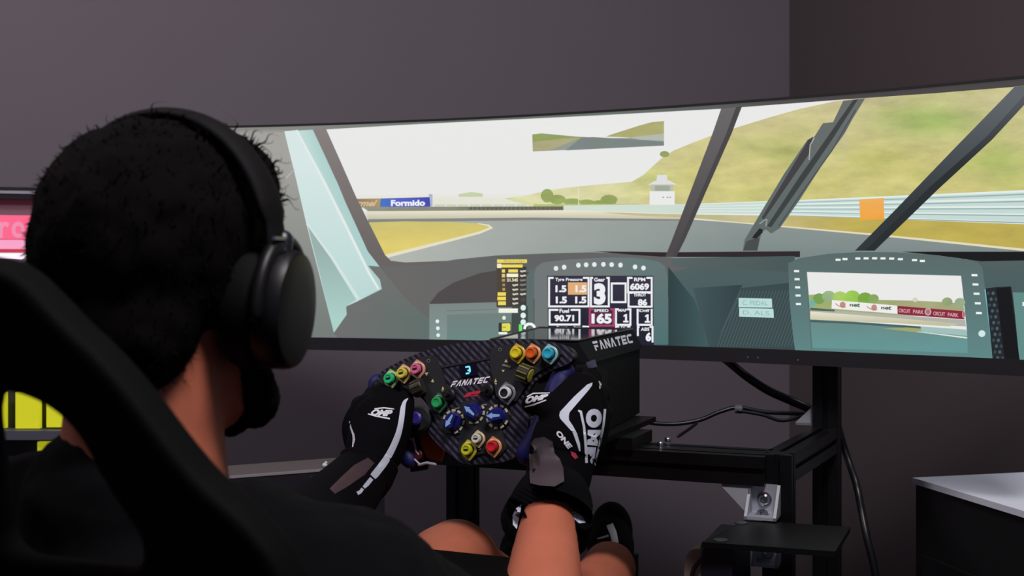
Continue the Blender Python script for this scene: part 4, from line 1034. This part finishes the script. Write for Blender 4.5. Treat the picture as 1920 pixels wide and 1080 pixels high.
remesh('shorts', bm, 0.007, 5, M_cloth, person, 0.01, 0.05)
# hair: a full cap plus loose curls
bm = bmesh.new()
ell(bm, hd(0.005, -0.014, 0.048), (0.0775, 0.099, 0.090), HR)
ell(bm, hd(-0.002, -0.055, -0.012), (0.068, 0.052, 0.052), HR)
ell(bm, hd(0.014, 0.034, 0.082), (0.059, 0.058, 0.056), HR)
hair = remesh('hair', bm, 0.005, 3, M_hair, person, 0.008, 0.022)
hv = [hair.matrix_world @ v.co for v in hair.data.vertices]
V, FC = [], []
hn = [v.normal.copy() for v in hair.data.vertices]
cent = hd(0, -0.01, 0.03)
def strand(p, n, L, r, curl):
    x, y = frame_axes(n); ph = random.uniform(0, 6.28); seg = 7
    lean = (x * math.cos(ph) + y * math.sin(ph))
    rings = []
    for i in range(seg + 1):
        t = i / seg
        a_ = ph + curl * t
        c = p + n * (L * (t - .45 * t * t)) + lean * (L * .55 * t * t) + (x * math.cos(a_) + y * math.sin(a_)) * (L * .22 * t)
        rad = r * (1 - .85 * t)
        o_ = len(V)
        for k in range(3):
            b_ = 2 * math.pi * k / 3
            V.append(c + (x * math.cos(b_) + y * math.sin(b_)) * rad)
        rings.append(o_)
    for a0, b0 in zip(rings, rings[1:]):
        for k in range(3): FC.append((a0 + k, a0 + (k + 1) % 3, b0 + (k + 1) % 3, b0 + k))
idx = list(range(len(hv)))
for i in random.sample(idx, min(2600, len(idx))):
    p, n = hv[i], hn[i]
    top = p.z > hd(0, 0, 0.03).z
    nape = p.z < hd(0, 0, -0.02).z
    if nape: strand(p - n * .002, (n * .5 - UP * .8).normalized(), random.uniform(.008, .016), .0006, 1)
    else: strand(p - n * .002, (n * .45 + Vector((random.uniform(-.5, .5), random.uniform(-.5, .5), random.uniform(-.9, .2)))).normalized(), random.uniform(.006, .013) * (1.1 if top else .8), .0009, random.uniform(2, 5))
for k in range(110):
    i = random.choice([j for j in random.sample(idx, 120) if hv[j].z > hd(0, 0, 0.08).z and (hv[j] - H).dot(hf) > -0.03] or idx)
    strand(hv[i], (hn[i] + Vector((random.uniform(-.4, .4), random.uniform(-.4, .4), .2))).normalized(), random.uniform(.012, .026), .0010, random.uniform(4, 7))
me = bpy.data.meshes.new('hair_curls'); me.from_pydata(V, [], FC); hc = link('hair_curls', me, M_hair); keep(hc, person); hc['kind'] = 'stuff'
# beard
bm = bmesh.new()
ell(bm, hd(0, 0.072, -0.074), (0.042, 0.038, 0.033), HR)
for s in (-1, 1): tube(bm, [hd(s * .064, .016, -.03), hd(s * .058, .036, -.056), hd(s * .034, .070, -.076)], [.010, .015, .022], 14)
ell(bm, hd(0, 0.092, -0.052), (0.030, 0.012, 0.012), HR)
remesh('beard', bm, 0.004, 2, M_hair, person, 0.008, 0.01)
# gloves
def chain(bm, pts, seg=14):
    s = smooth_path([(*P(x, y, Y), r) for x, y, Y, r in pts], 4); tube(bm, [p[:3] for p in s], [p[3] for p in s], seg)
bm = bmesh.new()
chain(bm, [(1046, 905, 1.345, .033), (1056, 860, 1.355, .036), (1066, 815, 1.365, .038), (1076, 770, 1.38, .035), (1088, 738, 1.395, .026)], 20)
chain(bm, [(1098, 830, 1.39, .024), (1104, 790, 1.395, .026), (1106, 750, 1.40, .022)], 16)
for k, (kx, ky, ex, ey, dx, dy, tx, ty, r) in enumerate(((1096, 722, 1110, 704, 1088, 702, 1056, 712, .0125), (1106, 748, 1126, 738, 1106, 736, 1066, 742, .0133), (1110, 780, 1130, 774, 1106, 770, 1066, 772, .0128), (1106, 812, 1122, 808, 1100, 802, 1066, 800, .0115))):
    chain(bm, [(kx, ky, 1.40, r * 1.15), (ex, ey, 1.44, r), (dx, dy, 1.475, r * .95), (tx, ty, 1.465, r * .9)], 12)
chain(bm, [(1062, 808, 1.365, .022), (1044, 775, 1.36, .018), (1020, 756, 1.372, .0155), (998, 757, 1.388, .0135)], 14)
gr = remesh('glove', bm, 0.0028, 4, M_glove, person); tag(gr, 'right black racing glove with white stripe and lettering')
bm = bmesh.new()
# cuff: open sleeve of soft fabric
def cuff(bm, pts, th=0.003, seg=28, cut=0.0, ell_=(1, 1)):
    s = smooth_path([(*P(x, y, Y), r) for x, y, Y, r in pts], 5); rings = []
    for inner in (0, 1):
        rr = []
        for i, p in enumerate(s):
            c = Vector(p[:3]); t = Vector(s[min(i + 1, len(s) - 1)][:3]) - Vector(s[max(i - 1, 0)][:3]); x, y = frame_axes(t); r = p[3] - inner * th
            rr.append([bm.verts.new(c + (x * math.cos(2 * math.pi * k / seg) * ell_[0] + y * math.sin(2 * math.pi * k / seg) * ell_[1]) * r) for k in range(seg)])
        rings.append(rr)
    for rr in rings:
        for a, b in zip(rr, rr[1:]):
            for k in range(seg): bm.faces.new([a[k], a[(k + 1) % seg], b[(k + 1) % seg], b[k]])
    for e_ in (0, -1):
        a, b = rings[0][e_], rings[1][e_]
        for k in range(seg): bm.faces.new([a[k], a[(k + 1) % seg], b[(k + 1) % seg], b[k]])
cuff(bm, [(1067, 806, 1.362, .0385), (1061, 830, 1.360, .0400), (1054, 860, 1.355, .0392), (1048, 890, 1.345, .0375), (1040, 920, 1.335, .0385), (1034, 952, 1.30, .047), (1024, 985, 1.31, .052)])
cf_ = keep(obj('cuff', bm, M_glove, None, smooth=True), gr)
bm = bmesh.new()
chain(bm, [(688, 888, 1.425, .030), (698, 850, 1.44, .034), (706, 812, 1.465, .036), (716, 780, 1.48, .034), (722, 760, 1.49, .026)], 20)
chain(bm, [(676, 835, 1.475, .020), (676, 800, 1.49, .024), (690, 770, 1.495, .022)], 16)
for k, (kx, ky, ex, ey, dx, dy, tx, ty, r) in enumerate(((706, 752, 700, 740, 722, 732, 752, 738, .0125), (688, 768, 676, 760, 700, 756, 735, 760, .0133), (676, 795, 664, 790, 690, 786, 730, 790, .0128), (674, 826, 664, 824, 690, 820, 726, 820, .0115))):
    chain(bm, [(kx, ky, 1.49, r * 1.15), (ex, ey, 1.53, r), (dx, dy, 1.565, r * .95), (tx, ty, 1.555, r * .9)], 12)
chain(bm, [(722, 850, 1.44, .024), (742, 806, 1.445, .019), (752, 775, 1.458, .0165), (758, 752, 1.474, .0135)], 14)
gl = remesh('glove', bm, 0.0028, 4, M_glove, person); tag(gl, 'left black racing glove with long white stripe')
bm = bmesh.new(); cuff(bm, [(692, 868, 1.435, .037), (684, 888, 1.425, .036), (668, 903, 1.41, .037), (638, 938, 1.35, .041), (594, 988, 1.28, .048), (548, 1040, 1.2, .054)]); cl_ = keep(obj('cuff', bm, M_glove, None, smooth=True), gl)
def onto(objs, offs=0.0007):
    trees = []
    for ob in objs:
        me = ob.data; trees.append(BVHTree.FromPolygons([ob.matrix_world @ v.co for v in me.vertices], [tuple(p.vertices) for p in me.polygons]))
    last = [1.38]
    def fn(x, y, o):
        d = ray(x, y).normalized(); best = None
        for tr in trees:
            h = tr.ray_cast(CAM, d)
            if h[0] is not None and (best is None or h[3] < best[3]): best = h
        if best is None:
            p = P(x, y, last[0]); bd = None
            for tr in trees:
                nn = tr.find_nearest(p)
                if nn[0] is not None and (bd is None or nn[3] < bd[3]): bd = nn
            return bd[0] + bd[1] * (offs + o)
        last[0] = best[0].y
        return best[0] - d * (offs + o)
    return fn
bpy.context.view_layer.update()
WH = (206, 212, 226)
a = Art(onto([gr, cf_]), 5.0, 8e-5)
a.poly([(1111, 717), (1110, 723), (1104, 731), (1068, 773), (1066.5, 780), (1067, 788), (1074, 798), (1082, 813), (1087.5, 832), (1088.5, 846), (1086, 846), (1083, 836), (1074, 811), (1050.5, 785), (1048.5, 779), (1050, 772), (1076, 744), (1101, 721)], WH)
a.line([(1084, 769.5), (1089, 772), (1095, 800), (1098, 830), (1100, 868)], [3, 4.5, 4.5, 5, 5], WH)
a.line([(1134.5, 767), (1132, 795), (1125, 830), (1115.5, 871)], [4.5, 4.5, 4, 3], WH)
for t, q in (('O', [(1130, 767), (1127, 803), (1098, 801), (1099, 766)]), ('M', [(1127, 806), (1120, 836), (1101, 834), (1102, 806)]), ('P', [(1118, 839), (1113, 870), (1102, 868), (1101, 838)])):
    # rotated a quarter turn: the letter's baseline runs down its left side
    tr_, br2, bl2, tl2 = q
    a.text(t, [tl2, bl2, br2, tr_] if False else [(q[3][0], q[3][1]), (q[2][0], q[2][1]), (q[1][0], q[1][1]), (q[0][0], q[0][1])], WH, 0.09)
a.text('ONE', [(1041, 812), (1065, 842), (1074, 837), (1049, 806)], (226, 226, 232), 0.05)
a.poly([(1070, 846), (1079, 849), (1084, 858), (1078, 861), (1072, 854)], (170, 40, 66))
a.text('OMP', [(984.5, 758), (1026, 747), (1029, 738), (986, 744)], (226, 226, 232), 0.07, 0.25)
a.line([(984, 763), (1000, 759), (1024, 750)], [2, 3, 2], (226, 226, 232)); a.line([(988, 744), (1000, 737.5), (1031, 736.5)], [2.5, 2.5, 1.5], (226, 226, 232))
a.line([(1123, 714), (1126, 720), (1124.5, 729)], [2, 4, 2], (206, 196, 196)); a.line([(1034, 722), (1032, 727), (1033.5, 731)], 2, (206, 200, 226))
o = link('glove_print', a.mesh('glove_print'), M_paint); keep(o, gr); tag(o, 'white stripe and lettering on the right glove')
a = Art(onto([gr, cf_], 0.0068), 5.0)
a.poly([(992, 836), (1002, 822), (1020, 819), (1036, 828), (1040, 850), (1050, 861), (1056, 877), (1058, 902), (1040, 912), (1012, 910), (994, 906), (993, 894), (993, 874)], (66, 55, 60))
me = a.mesh('mesh_panel'); b2 = bmesh.new(); b2.from_mesh(me)
for k in range(14): bmesh.ops.smooth_vert(b2, verts=[v for v in b2.verts if not v.is_boundary], factor=0.5, use_axis_x=True, use_axis_y=True, use_axis_z=True)
b2.to_mesh(me); b2.free()
o = link('mesh_panel', me, M_paint, None, True); keep(o, gr); tag(o, 'grey mesh panel on the wrist')
a = Art(onto([gr, cf_], 0.002), 5.0)

a.poly([(968, 953), (978, 946), (974, 968), (969, 992), (962, 984), (961, 966)], WH); a.poly([(1060, 959), (1076, 959.5), (1092, 968), (1098, 980), (1086, 981), (1070, 968)], WH)
o = link('cuff_print', a.mesh('cuff_print'), M_paint); keep(o, gr); tag(o, 'white patches on the cuff', kind='stuff')
a = Art(onto([gl, cl_]), 5.0, 8e-5)
a.line(smooth_path([(765, 747), (759, 753), (755.5, 765), (753, 785), (748, 810), (738, 836), (724, 862), (706, 886), (699, 894)], 3), [2, 3, 4.5, 6, 7, 8, 9, 9.5, 10, 10, 10, 10.5, 11, 11.5, 12, 12, 12.5, 13, 13.5, 14, 14, 14, 14, 13, 12], WH)
a.line([(697, 897), (688, 908), (682, 914)], [8, 8, 6], WH); a.line([(680, 916), (676, 922), (670, 925)], [6, 6, 7], WH)
a.text('OMP', [(694, 779), (734, 781), (737, 769), (698, 767)], (226, 226, 232), 0.06, 0.25)
a.line([(690, 776), (704, 780), (731, 785)], [2, 2.5, 3], (226, 226, 232)); a.line([(702, 766.5), (720, 764.5), (739, 767)], [2, 2.5, 2], (226, 226, 232))
a.poly([(690, 858), (702, 868), (684, 890), (652, 912), (628, 926), (618, 916), (640, 894), (664, 872)], (70, 52, 56))
a.line([(655, 790), (658, 803), (662.5, 815), (663.5, 824), (661, 838)], [2, 3, 4, 4.5, 2], (206, 200, 206))
o = link('glove_print', a.mesh('glove_print'), M_paint); keep(o, gl); tag(o, 'white stripe and lettering on the left glove')
# shoes
def shoe(an, side):
    d = Vector((0.10, 0.95, 0.03)).normalized(); x = d.cross(UP).normalized(); u = x.cross(d).normalized()
    bm = bmesh.new()
    R = Matrix((x, d, u)).transposed()
    ell(bm, an + d * .01 - u * .035, (.040, .05, .040), R); ell(bm, an + d * .085 + u * .008, (.040, .06, .052), R); ell(bm, an + d * .14 + u * .022, (.037, .05, .052), R)
    s = remesh('shoe', bm, 0.004, 4, M_cloth, person)
    return s
shR_ = shoe(anR, 1); shL_ = shoe(anL, -1)
tag(shR_, 'right black shoe with white stripes'); tag(shL_, 'left black shoe')
bpy.context.view_layer.update()
a = Art(onto([shR_], 0.0009), 5.0)
a.line([(1143, 983), (1150, 1000), (1154, 1018)], [13, 13, 12], (196, 194, 206)); a.line([(1120, 1010), (1132, 1007), (1141, 1004)], [2, 4, 4], (196, 180, 184))
o = link('shoe_stripe', a.mesh('shoe_stripe'), M_paint); keep(o, shR_); tag(o, 'white shoe stripes')

# ---------------------------------------------------------------- headphones
hp = thing('headphones', 'black over-ear headphones worn by the driver', 'headphones', hd(0, 0, -0.01))
cupR = hd(0.092, -0.004, 0.004)
def earcup(s):
    n = (hr * s - UP * 0.06 + hf * 0.12).normalized()
    e = hd(s * 0.066, 0.004, 0.001)
    u = (UP + hf * 0.05); u = (u - n * u.dot(n)).normalized(); v = u.cross(n)
    R = Matrix((v, u, n)).transposed()
    def oval(prof, m, name, parent=None, kx=.037, ky=.0435, sm=True):
        bm = bmesh.new(); rings = []
        for r, h in prof:
            rings.append([bm.verts.new(e + R @ Vector((kx * r * math.cos(t), ky * r * math.sin(t), h))) for t in [2 * math.pi * k / 40 for k in range(40)]])
        for a, b in zip(rings, rings[1:]):
            for k in range(40): bm.faces.new([a[k], a[(k + 1) % 40], b[(k + 1) % 40], b[k]])
        bm.faces.new(rings[0][::-1]); bm.faces.new(rings[-1])
        return keep(obj(name, bm, m, None, auto=True, smooth=sm), parent or hp)
    c = oval([(.9, .020), (.97, .022), (1.0, .027), (1.0, .036), (.975, .041), (.94, .0435), (.91, .044), (.5, .0455), (.05, .046)], mat('satin_black_cup', (17, 16, 18), 0.45, spec=0.35), 'ear_cup')
    oval([(.82, -.004), (.98, 0.0), (1.04, .008), (1.02, .018), (.9, .022)], mat('black_leatherette', (9, 8, 10), 0.75, spec=0.2), 'ear_cushion')
    # yoke: an arch hugging the rim from the back over the top
    bm = bmesh.new()
    pts = [e + R @ Vector((.041 * math.cos(t), .049 * math.sin(t), .030)) for t in [math.radians(d) for d in range(15, 186, 10)]]
    tube(bm, pts, .0055, 10); keep(obj('yoke', bm, mat('satin_black_cup'), None, smooth=True), hp)
    return e
eR, eL = earcup(1), earcup(-1)
def bandpt(t):
    """t from -1 (left) to 1 (right) over the crown"""
    a_ = t * math.radians(118)
    return hd(0.003 + math.sin(a_) * 0.0965, -0.004 + 0.004 * math.cos(a_), 0.036 + math.cos(a_) * 0.1055)
bm = bmesh.new(); rings = []
N = 48
for i in range(N + 1):
    t = -0.86 + 1.72 * i / N
    c = bandpt(t); tg = (bandpt(t + .01) - bandpt(t - .01)).normalized(); nrm = hf.cross(tg).normalized()
    if nrm.dot(c - hd(0, 0, .03)) < 0: nrm = -nrm
    wd = 0.016 if abs(t) < .62 else 0.012; th = .006 if abs(t) < .62 else .0045
    rings.append([bm.verts.new(c + hf * (wd * math.cos(k)) + nrm * (th * math.sin(k) * (1 if True else 0))) for k in [2 * math.pi * j / 16 for j in range(16)]])
for a_, b_ in zip(rings, rings[1:]):
    for k in range(16): bm.faces.new([a_[k], a_[(k + 1) % 16], b_[(k + 1) % 16], b_[k]])
bm.faces.new(rings[0][::-1]); bm.faces.new(rings[-1])
keep(obj('headband', bm, mat('black_leatherette'), None, smooth=True), hp)
for s in (-1, 1):
    bm = bmesh.new(); tube(bm, [bandpt(s * .74), bandpt(s * .86), hd(s * .100, .004, .048)], [.008, .009, .008], 14); keep(obj('slider', bm, mat('dark_blue_grey_plastic', (30, 32, 42), 0.35), None, smooth=True), hp)
    c = bandpt(s * .70); tg = (bandpt(s * .71) - bandpt(s * .69)).normalized(); nrm = hr * s
    bm = bmesh.new(); cbox(bm, c + nrm * .006 , .0012, .013, .0012, Matrix((nrm, hf, UP)).transposed()); keep(tag(obj('slider_mark', bm, M_steel), 'thin silver line'), hp)

# ---------------------------------------------------------------- cables
def cable(name, px, r, m, label, group=None):
    s = smooth_path([tuple(P(x, y, Y)) for x, y, Y in px], 8); bm = bmesh.new(); tube(bm, s, r, 10)
    o = obj(name, bm, m, None, smooth=True); return tag(o, label, 'cable', group)
M_cab = mat('black_cable', (18, 17, 20), 0.38)
cable('cable_bundle', [(1352, 668, 2.06), (1368, 680, 2.03), (1400, 706, 2.0), (1440, 732, 2.0), (1480, 750, 2.0), (1512, 764, 1.99), (1530, 775, 1.985)], .0075, M_cab, 'thick black sleeved cable bundle slanting from the monitor to the rig')
cable('cable', [(1150, 770, 1.97), (1205, 790, 1.95), (1260, 795, 1.95), (1310, 788, 1.95), (1350, 772, 1.95), (1385, 764, 1.95), (1430, 772, 1.95), (1485, 775, 1.955), (1530, 777, 1.97)], .0036, M_cab, 'glossy black cable running level from the wheel base to the rig, upper of two')
cable('cable', [(1385, 770, 1.94), (1430, 778, 1.94), (1460, 788, 1.94), (1485, 786, 1.945), (1512, 779, 1.96), (1530, 781, 1.965)], .003, M_cab, 'black cable sagging just below the level one beside the silver bracket')
cable('cable', [(1272, 818, 1.90), (1290, 806, 1.93), (1306, 794, 1.945)], .0026, M_cab, 'short thin black cable dropping to the cross beam')
bm = bmesh.new(); lathe(bm, [(.007, -.006), (.0075, 0), (.007, .006)], P(1386, 767, 1.945), rr_.to_track_quat('Z', 'Y').to_matrix(), 14)
tag(obj('cable_tie', bm, mat('grey_tie', (96, 94, 104), 0.4), None, auto=True), 'grey cable tie holding the glossy black cables together', 'cable tie')
cable('cable', [(1566, 780, 1.97), (1580, 830, 1.97), (1592, 868, 1.95), (1606, 910, 1.9), (1616, 960, 1.88), (1626, 1010, 1.86), (1640, 1070, 1.85), (1646, 1140, 1.85), (1650, 1500, 1.85)], .006, M_cab, 'black cable hanging down along the rear upright')
# pale adapter with its lead
ad = thing('power_adapter', 'pale beige power adapter hanging beside the shifter plate', 'adapter', P(1300, 1090, 1.75))
bm = bmesh.new(); pts = [P(x, y, 1.75) for x, y in ((1281, 1100), (1284, 1060), (1288, 1040), (1294, 1032), (1304, 1029), (1330, 1029), (1330, 1100))]; prism(bm, pts, rf * 0.03); keep(obj('adapter_body', bm, mat('beige_plastic', (170, 150, 140), 0.5), None, bevel=.002), ad)
bm = bmesh.new(); tube(bm, smooth_path([tuple(P(x, y, 1.735)) for x, y in ((1318, 1044), (1310, 1054), (1301, 1066), (1297, 1085), (1296, 1110))], 5), .0035, 8); keep(obj('lead', bm, M_cab, None, smooth=True), ad)

# ---------------------------------------------------------------- white topped cabinet at right
cc = P(1711, 895.5, 2.0)
cab = thing('cabinet', 'black cabinet with a white top standing against the right wall', 'cabinet', (cc.x + e1.x * .3, cc.y + e1.y * .3, 0))
de, dd_ = hexdir(-14.0)
bm = bmesh.new(); box(bm, cc + Vector((0, 0, -0.010)), dd_ * 0.43, -de * 0.62, Vector((0, 0, 0.010))); keep(tag(obj('top_board', bm, M_white, None, bevel=.001), 'pale white top board'), cab)
bm = bmesh.new(); box(bm, Vector((cc.x, cc.y, 0)) + dd_ * .004 - de * .004, dd_ * 0.42, -de * 0.61, Vector((0, 0, cc.z - 0.0101))); keep(obj('carcass', bm, M_blacksoft, None, bevel=.002), cab)
for k in range(2):
    bm = bmesh.new(); box(bm, Vector((cc.x, cc.y, 0.05 + .3 * k)) - dd_ * .004 - de * .03, dd_ * 0.008, -de * 0.55, Vector((0, 0, 0.29))); keep(obj('drawer_front', bm, M_black, None, bevel=.002), cab)

# ---------------------------------------------------------------- left background
bw = CORN.copy()
def on_wall(px, py, off): return on_plane(px, py, CORN - e2 * off, e2)
rl = thing('wall_rail', 'black wall rail with a bright metal strip above the red sign', 'rail', on_wall(0, 357, .02))
for name, y0, y1, dep, m in (('rail_body', 346, 369, .03, M_blacksoft), ('metal_strip', 353, 358.5, .034, mat('bright_strip', (200, 196, 214), 0.35, metal=0.2))):
    a0, b0, c0 = on_wall(-260, y0, dep), on_wall(150, y0, dep), on_wall(-260, y1, dep)
    bm = bmesh.new(); zt_, zb_ = a0.z, c0.z
    prism(bm, [Vector((a0.x, a0.y, zt_)), Vector((b0.x, b0.y, zt_)), Vector((b0.x, b0.y, zb_)), Vector((a0.x, a0.y, zb_))], e2 * (dep if name == 'rail_body' else .004)); keep(obj(name, bm, m, None, bevel=.0015), rl)
sg = thing('illuminated_sign', 'glowing pink-red sign box with raised round letters, under the wall rail', 'sign', on_wall(0, 490, .05))
def slab(name, x0, y0, x1, y1, off, th, m, par, bev=.002):
    a0, c0 = on_wall(x0, y0, off), on_wall(x1, y1, off)
    bm = bmesh.new(); prism(bm, [a0, Vector((c0.x, c0.y, a0.z)), c0, Vector((a0.x, a0.y, c0.z))], e2 * th); return keep(obj(name, bm, m, None, bevel=bev), par)
M_red = mat('red_lit_panel', (226, 92, 124), 0.4, emit=0.9); M_pk = mat('pink_lit_panel', (226, 150, 182), 0.4, emit=0.85); M_rd = mat('dark_red_lit_edge', (186, 46, 66), 0.4, emit=0.8); M_wl = mat('white_lit_edge', (246, 226, 244), 0.4, emit=0.95)
slab('sign_panel', -200, 401, 120, 448, .05, .03, M_red, sg); slab('lower_panel', -200, 448, 120, 467, .052, .03, M_pk, sg); slab('sign_edge', -200, 467, 120, 473, .054, .03, M_rd, sg, .001); slab('light_strip', -200, 473.5, 120, 486, .05, .03, M_wl, sg, .001)
for t, x0, x1 in (('r', -2, 17), ('o', 22, 46), ('o', 50, 74)):
    a = Art(lambda x, y, o: on_wall(x, y, .053 + o), 40)
    a.text(t, [(x0, 446), (x1, 446), (x1, 416), (x0, 416)], (236, 170, 196), 0.02)
    me = a.mesh('letter'); b2 = bmesh.new(); b2.from_mesh(me); g = bmesh.ops.extrude_face_region(b2, geom=b2.faces[:])
    bmesh.ops.translate(b2, verts=[v for v in g['geom'] if isinstance(v, bmesh.types.BMVert)], vec=e2 * .006); keep(obj('letter', b2, mat('pink_lit_letter', (232, 150, 182), 0.3, emit=0.6)), sg)
# yellow panels seen through the seat opening
ys = thing('storage_rack', 'dark grey rack with bright yellow panels seen through the seat opening', 'rack', P(60, 830, 2.3))
def vq(x0, y0, x1, y1, Y): 
    return [P(x0, y0, Y), P(x1, y0, Y), P(x1, y1, Y), P(x0, y1, Y)]
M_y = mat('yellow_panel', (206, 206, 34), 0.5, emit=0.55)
for x0, y0, x1, y1 in ((-30, 735, 10, 803), (29, 735, 74, 803.5), (87, 735, 132, 801), (70, 829, 112, 858), (118, 829, 160, 858)):
    bm = bmesh.new(); prism(bm, vq(x0, y0, x1, y1, 2.3), Vector((0, .012, 0))); keep(tag(obj('yellow_panel', bm, M_y, None, bevel=.001), 'bright yellow panel'), ys)
bm = bmesh.new(); prism(bm, vq(-60, 808, 220, 825, 2.28), Vector((0, .3, 0))); keep(obj('rack_shelf', bm, mat('grey_shelf', (92, 92, 104), 0.5), None, bevel=.002), ys)
bm = bmesh.new(); prism(bm, vq(-60, 700, 230, 870, 2.33), Vector((0, .28, 0))); keep(obj('rack_body', bm, mat('charcoal_board', (40, 40, 46), 0.6)), ys)
for x in (-60, 20, 210):
    p0 = P(x, 860, 2.34); bm = bmesh.new(); box(bm, Vector((p0.x, p0.y, 0)), Vector((.02, 0, 0)), Vector((0, .2, 0)), Vector((0, 0, p0.z + .02))); keep(obj('leg', bm, mat('charcoal_board')), ys)

# keyboard tray left of the wheel
kt = thing('keyboard_tray', 'black tray with a silver front edge holding a keyboard, beneath the monitor left end', 'tray', P(540, 890, 1.95))
zk = P(540, 882, 1.95).z
def kp(px, py, z=zk): return on_plane(px, py, Vector((0, 0, z)), UP)
a0, b0 = kp(400, 894.5), kp(720, 870)
kd = (b0 - a0).normalized(); kn_ = Vector((kd.y, -kd.x, 0))
bm = bmesh.new(); box(bm, a0, b0 - a0, -kn_ * .10, Vector((0, 0, -0.008))); keep(obj('tray_board', bm, mat('brown_grey_board', (104, 96, 94), 0.5), None, bevel=.001), kt)
bm = bmesh.new(); box(bm, a0 + kn_ * .003, b0 - a0, -kn_ * .003, Vector((0, 0, -0.004))); keep(tag(obj('edge_strip', bm, mat('silver_edge', (190, 184, 188), 0.35, metal=.3)), 'thin silver edge'), kt)
bm = bmesh.new(); box(bm, a0 + kn_ * .003 + Vector((0, 0, -.006)), b0 - a0, -kn_ * .02, Vector((0, 0, -0.09))); keep(obj('front_panel', bm, mat('charcoal_panel', (34, 34, 42), 0.5)), kt)
for s in (0.02, .98):
    c = a0.lerp(b0, s); bm = bmesh.new(); box(bm, Vector((c.x, c.y, 0)) - kn_ * .08, kd * .02, kn_ * .04, Vector((0, 0, zk - .008))); keep(obj('leg', bm, mat('charcoal_panel')), kt)
def kfront(x, y, o): return on_plane(x, y, a0 + kn_ * (.0036 + o), kn_)
a = Art(kfront, 60); a.text('logitech', [(581, 897.5), (614, 894.5), (614, 889.5), (581, 892)], (92, 88, 94), 0.0)
a.dot(567.5, 914, 2.4, 1.6, (140, 136, 140), 8); a.line([(523, 918), (533, 917)], 2.5, (90, 88, 92)); a.line([(553, 918), (562, 917)], 1.5, (70, 68, 74))
keep(tag(link('panel_print', a.mesh('panel_print'), M_paint), 'faint grey lettering and marks'), kt)
bd = kp(609, 872, zk + .004)
bm = bmesh.new(); ell(bm, bd, (.0045, .0045, .004), None, 2); ell(bm, bd + Vector((.002, 0, .004)), (.0025, .0025, .0025), None, 2)
tag(obj('figurine', bm, M_white, None, smooth=True), 'tiny white round ornament sitting on the tray beneath the monitor', 'ornament')
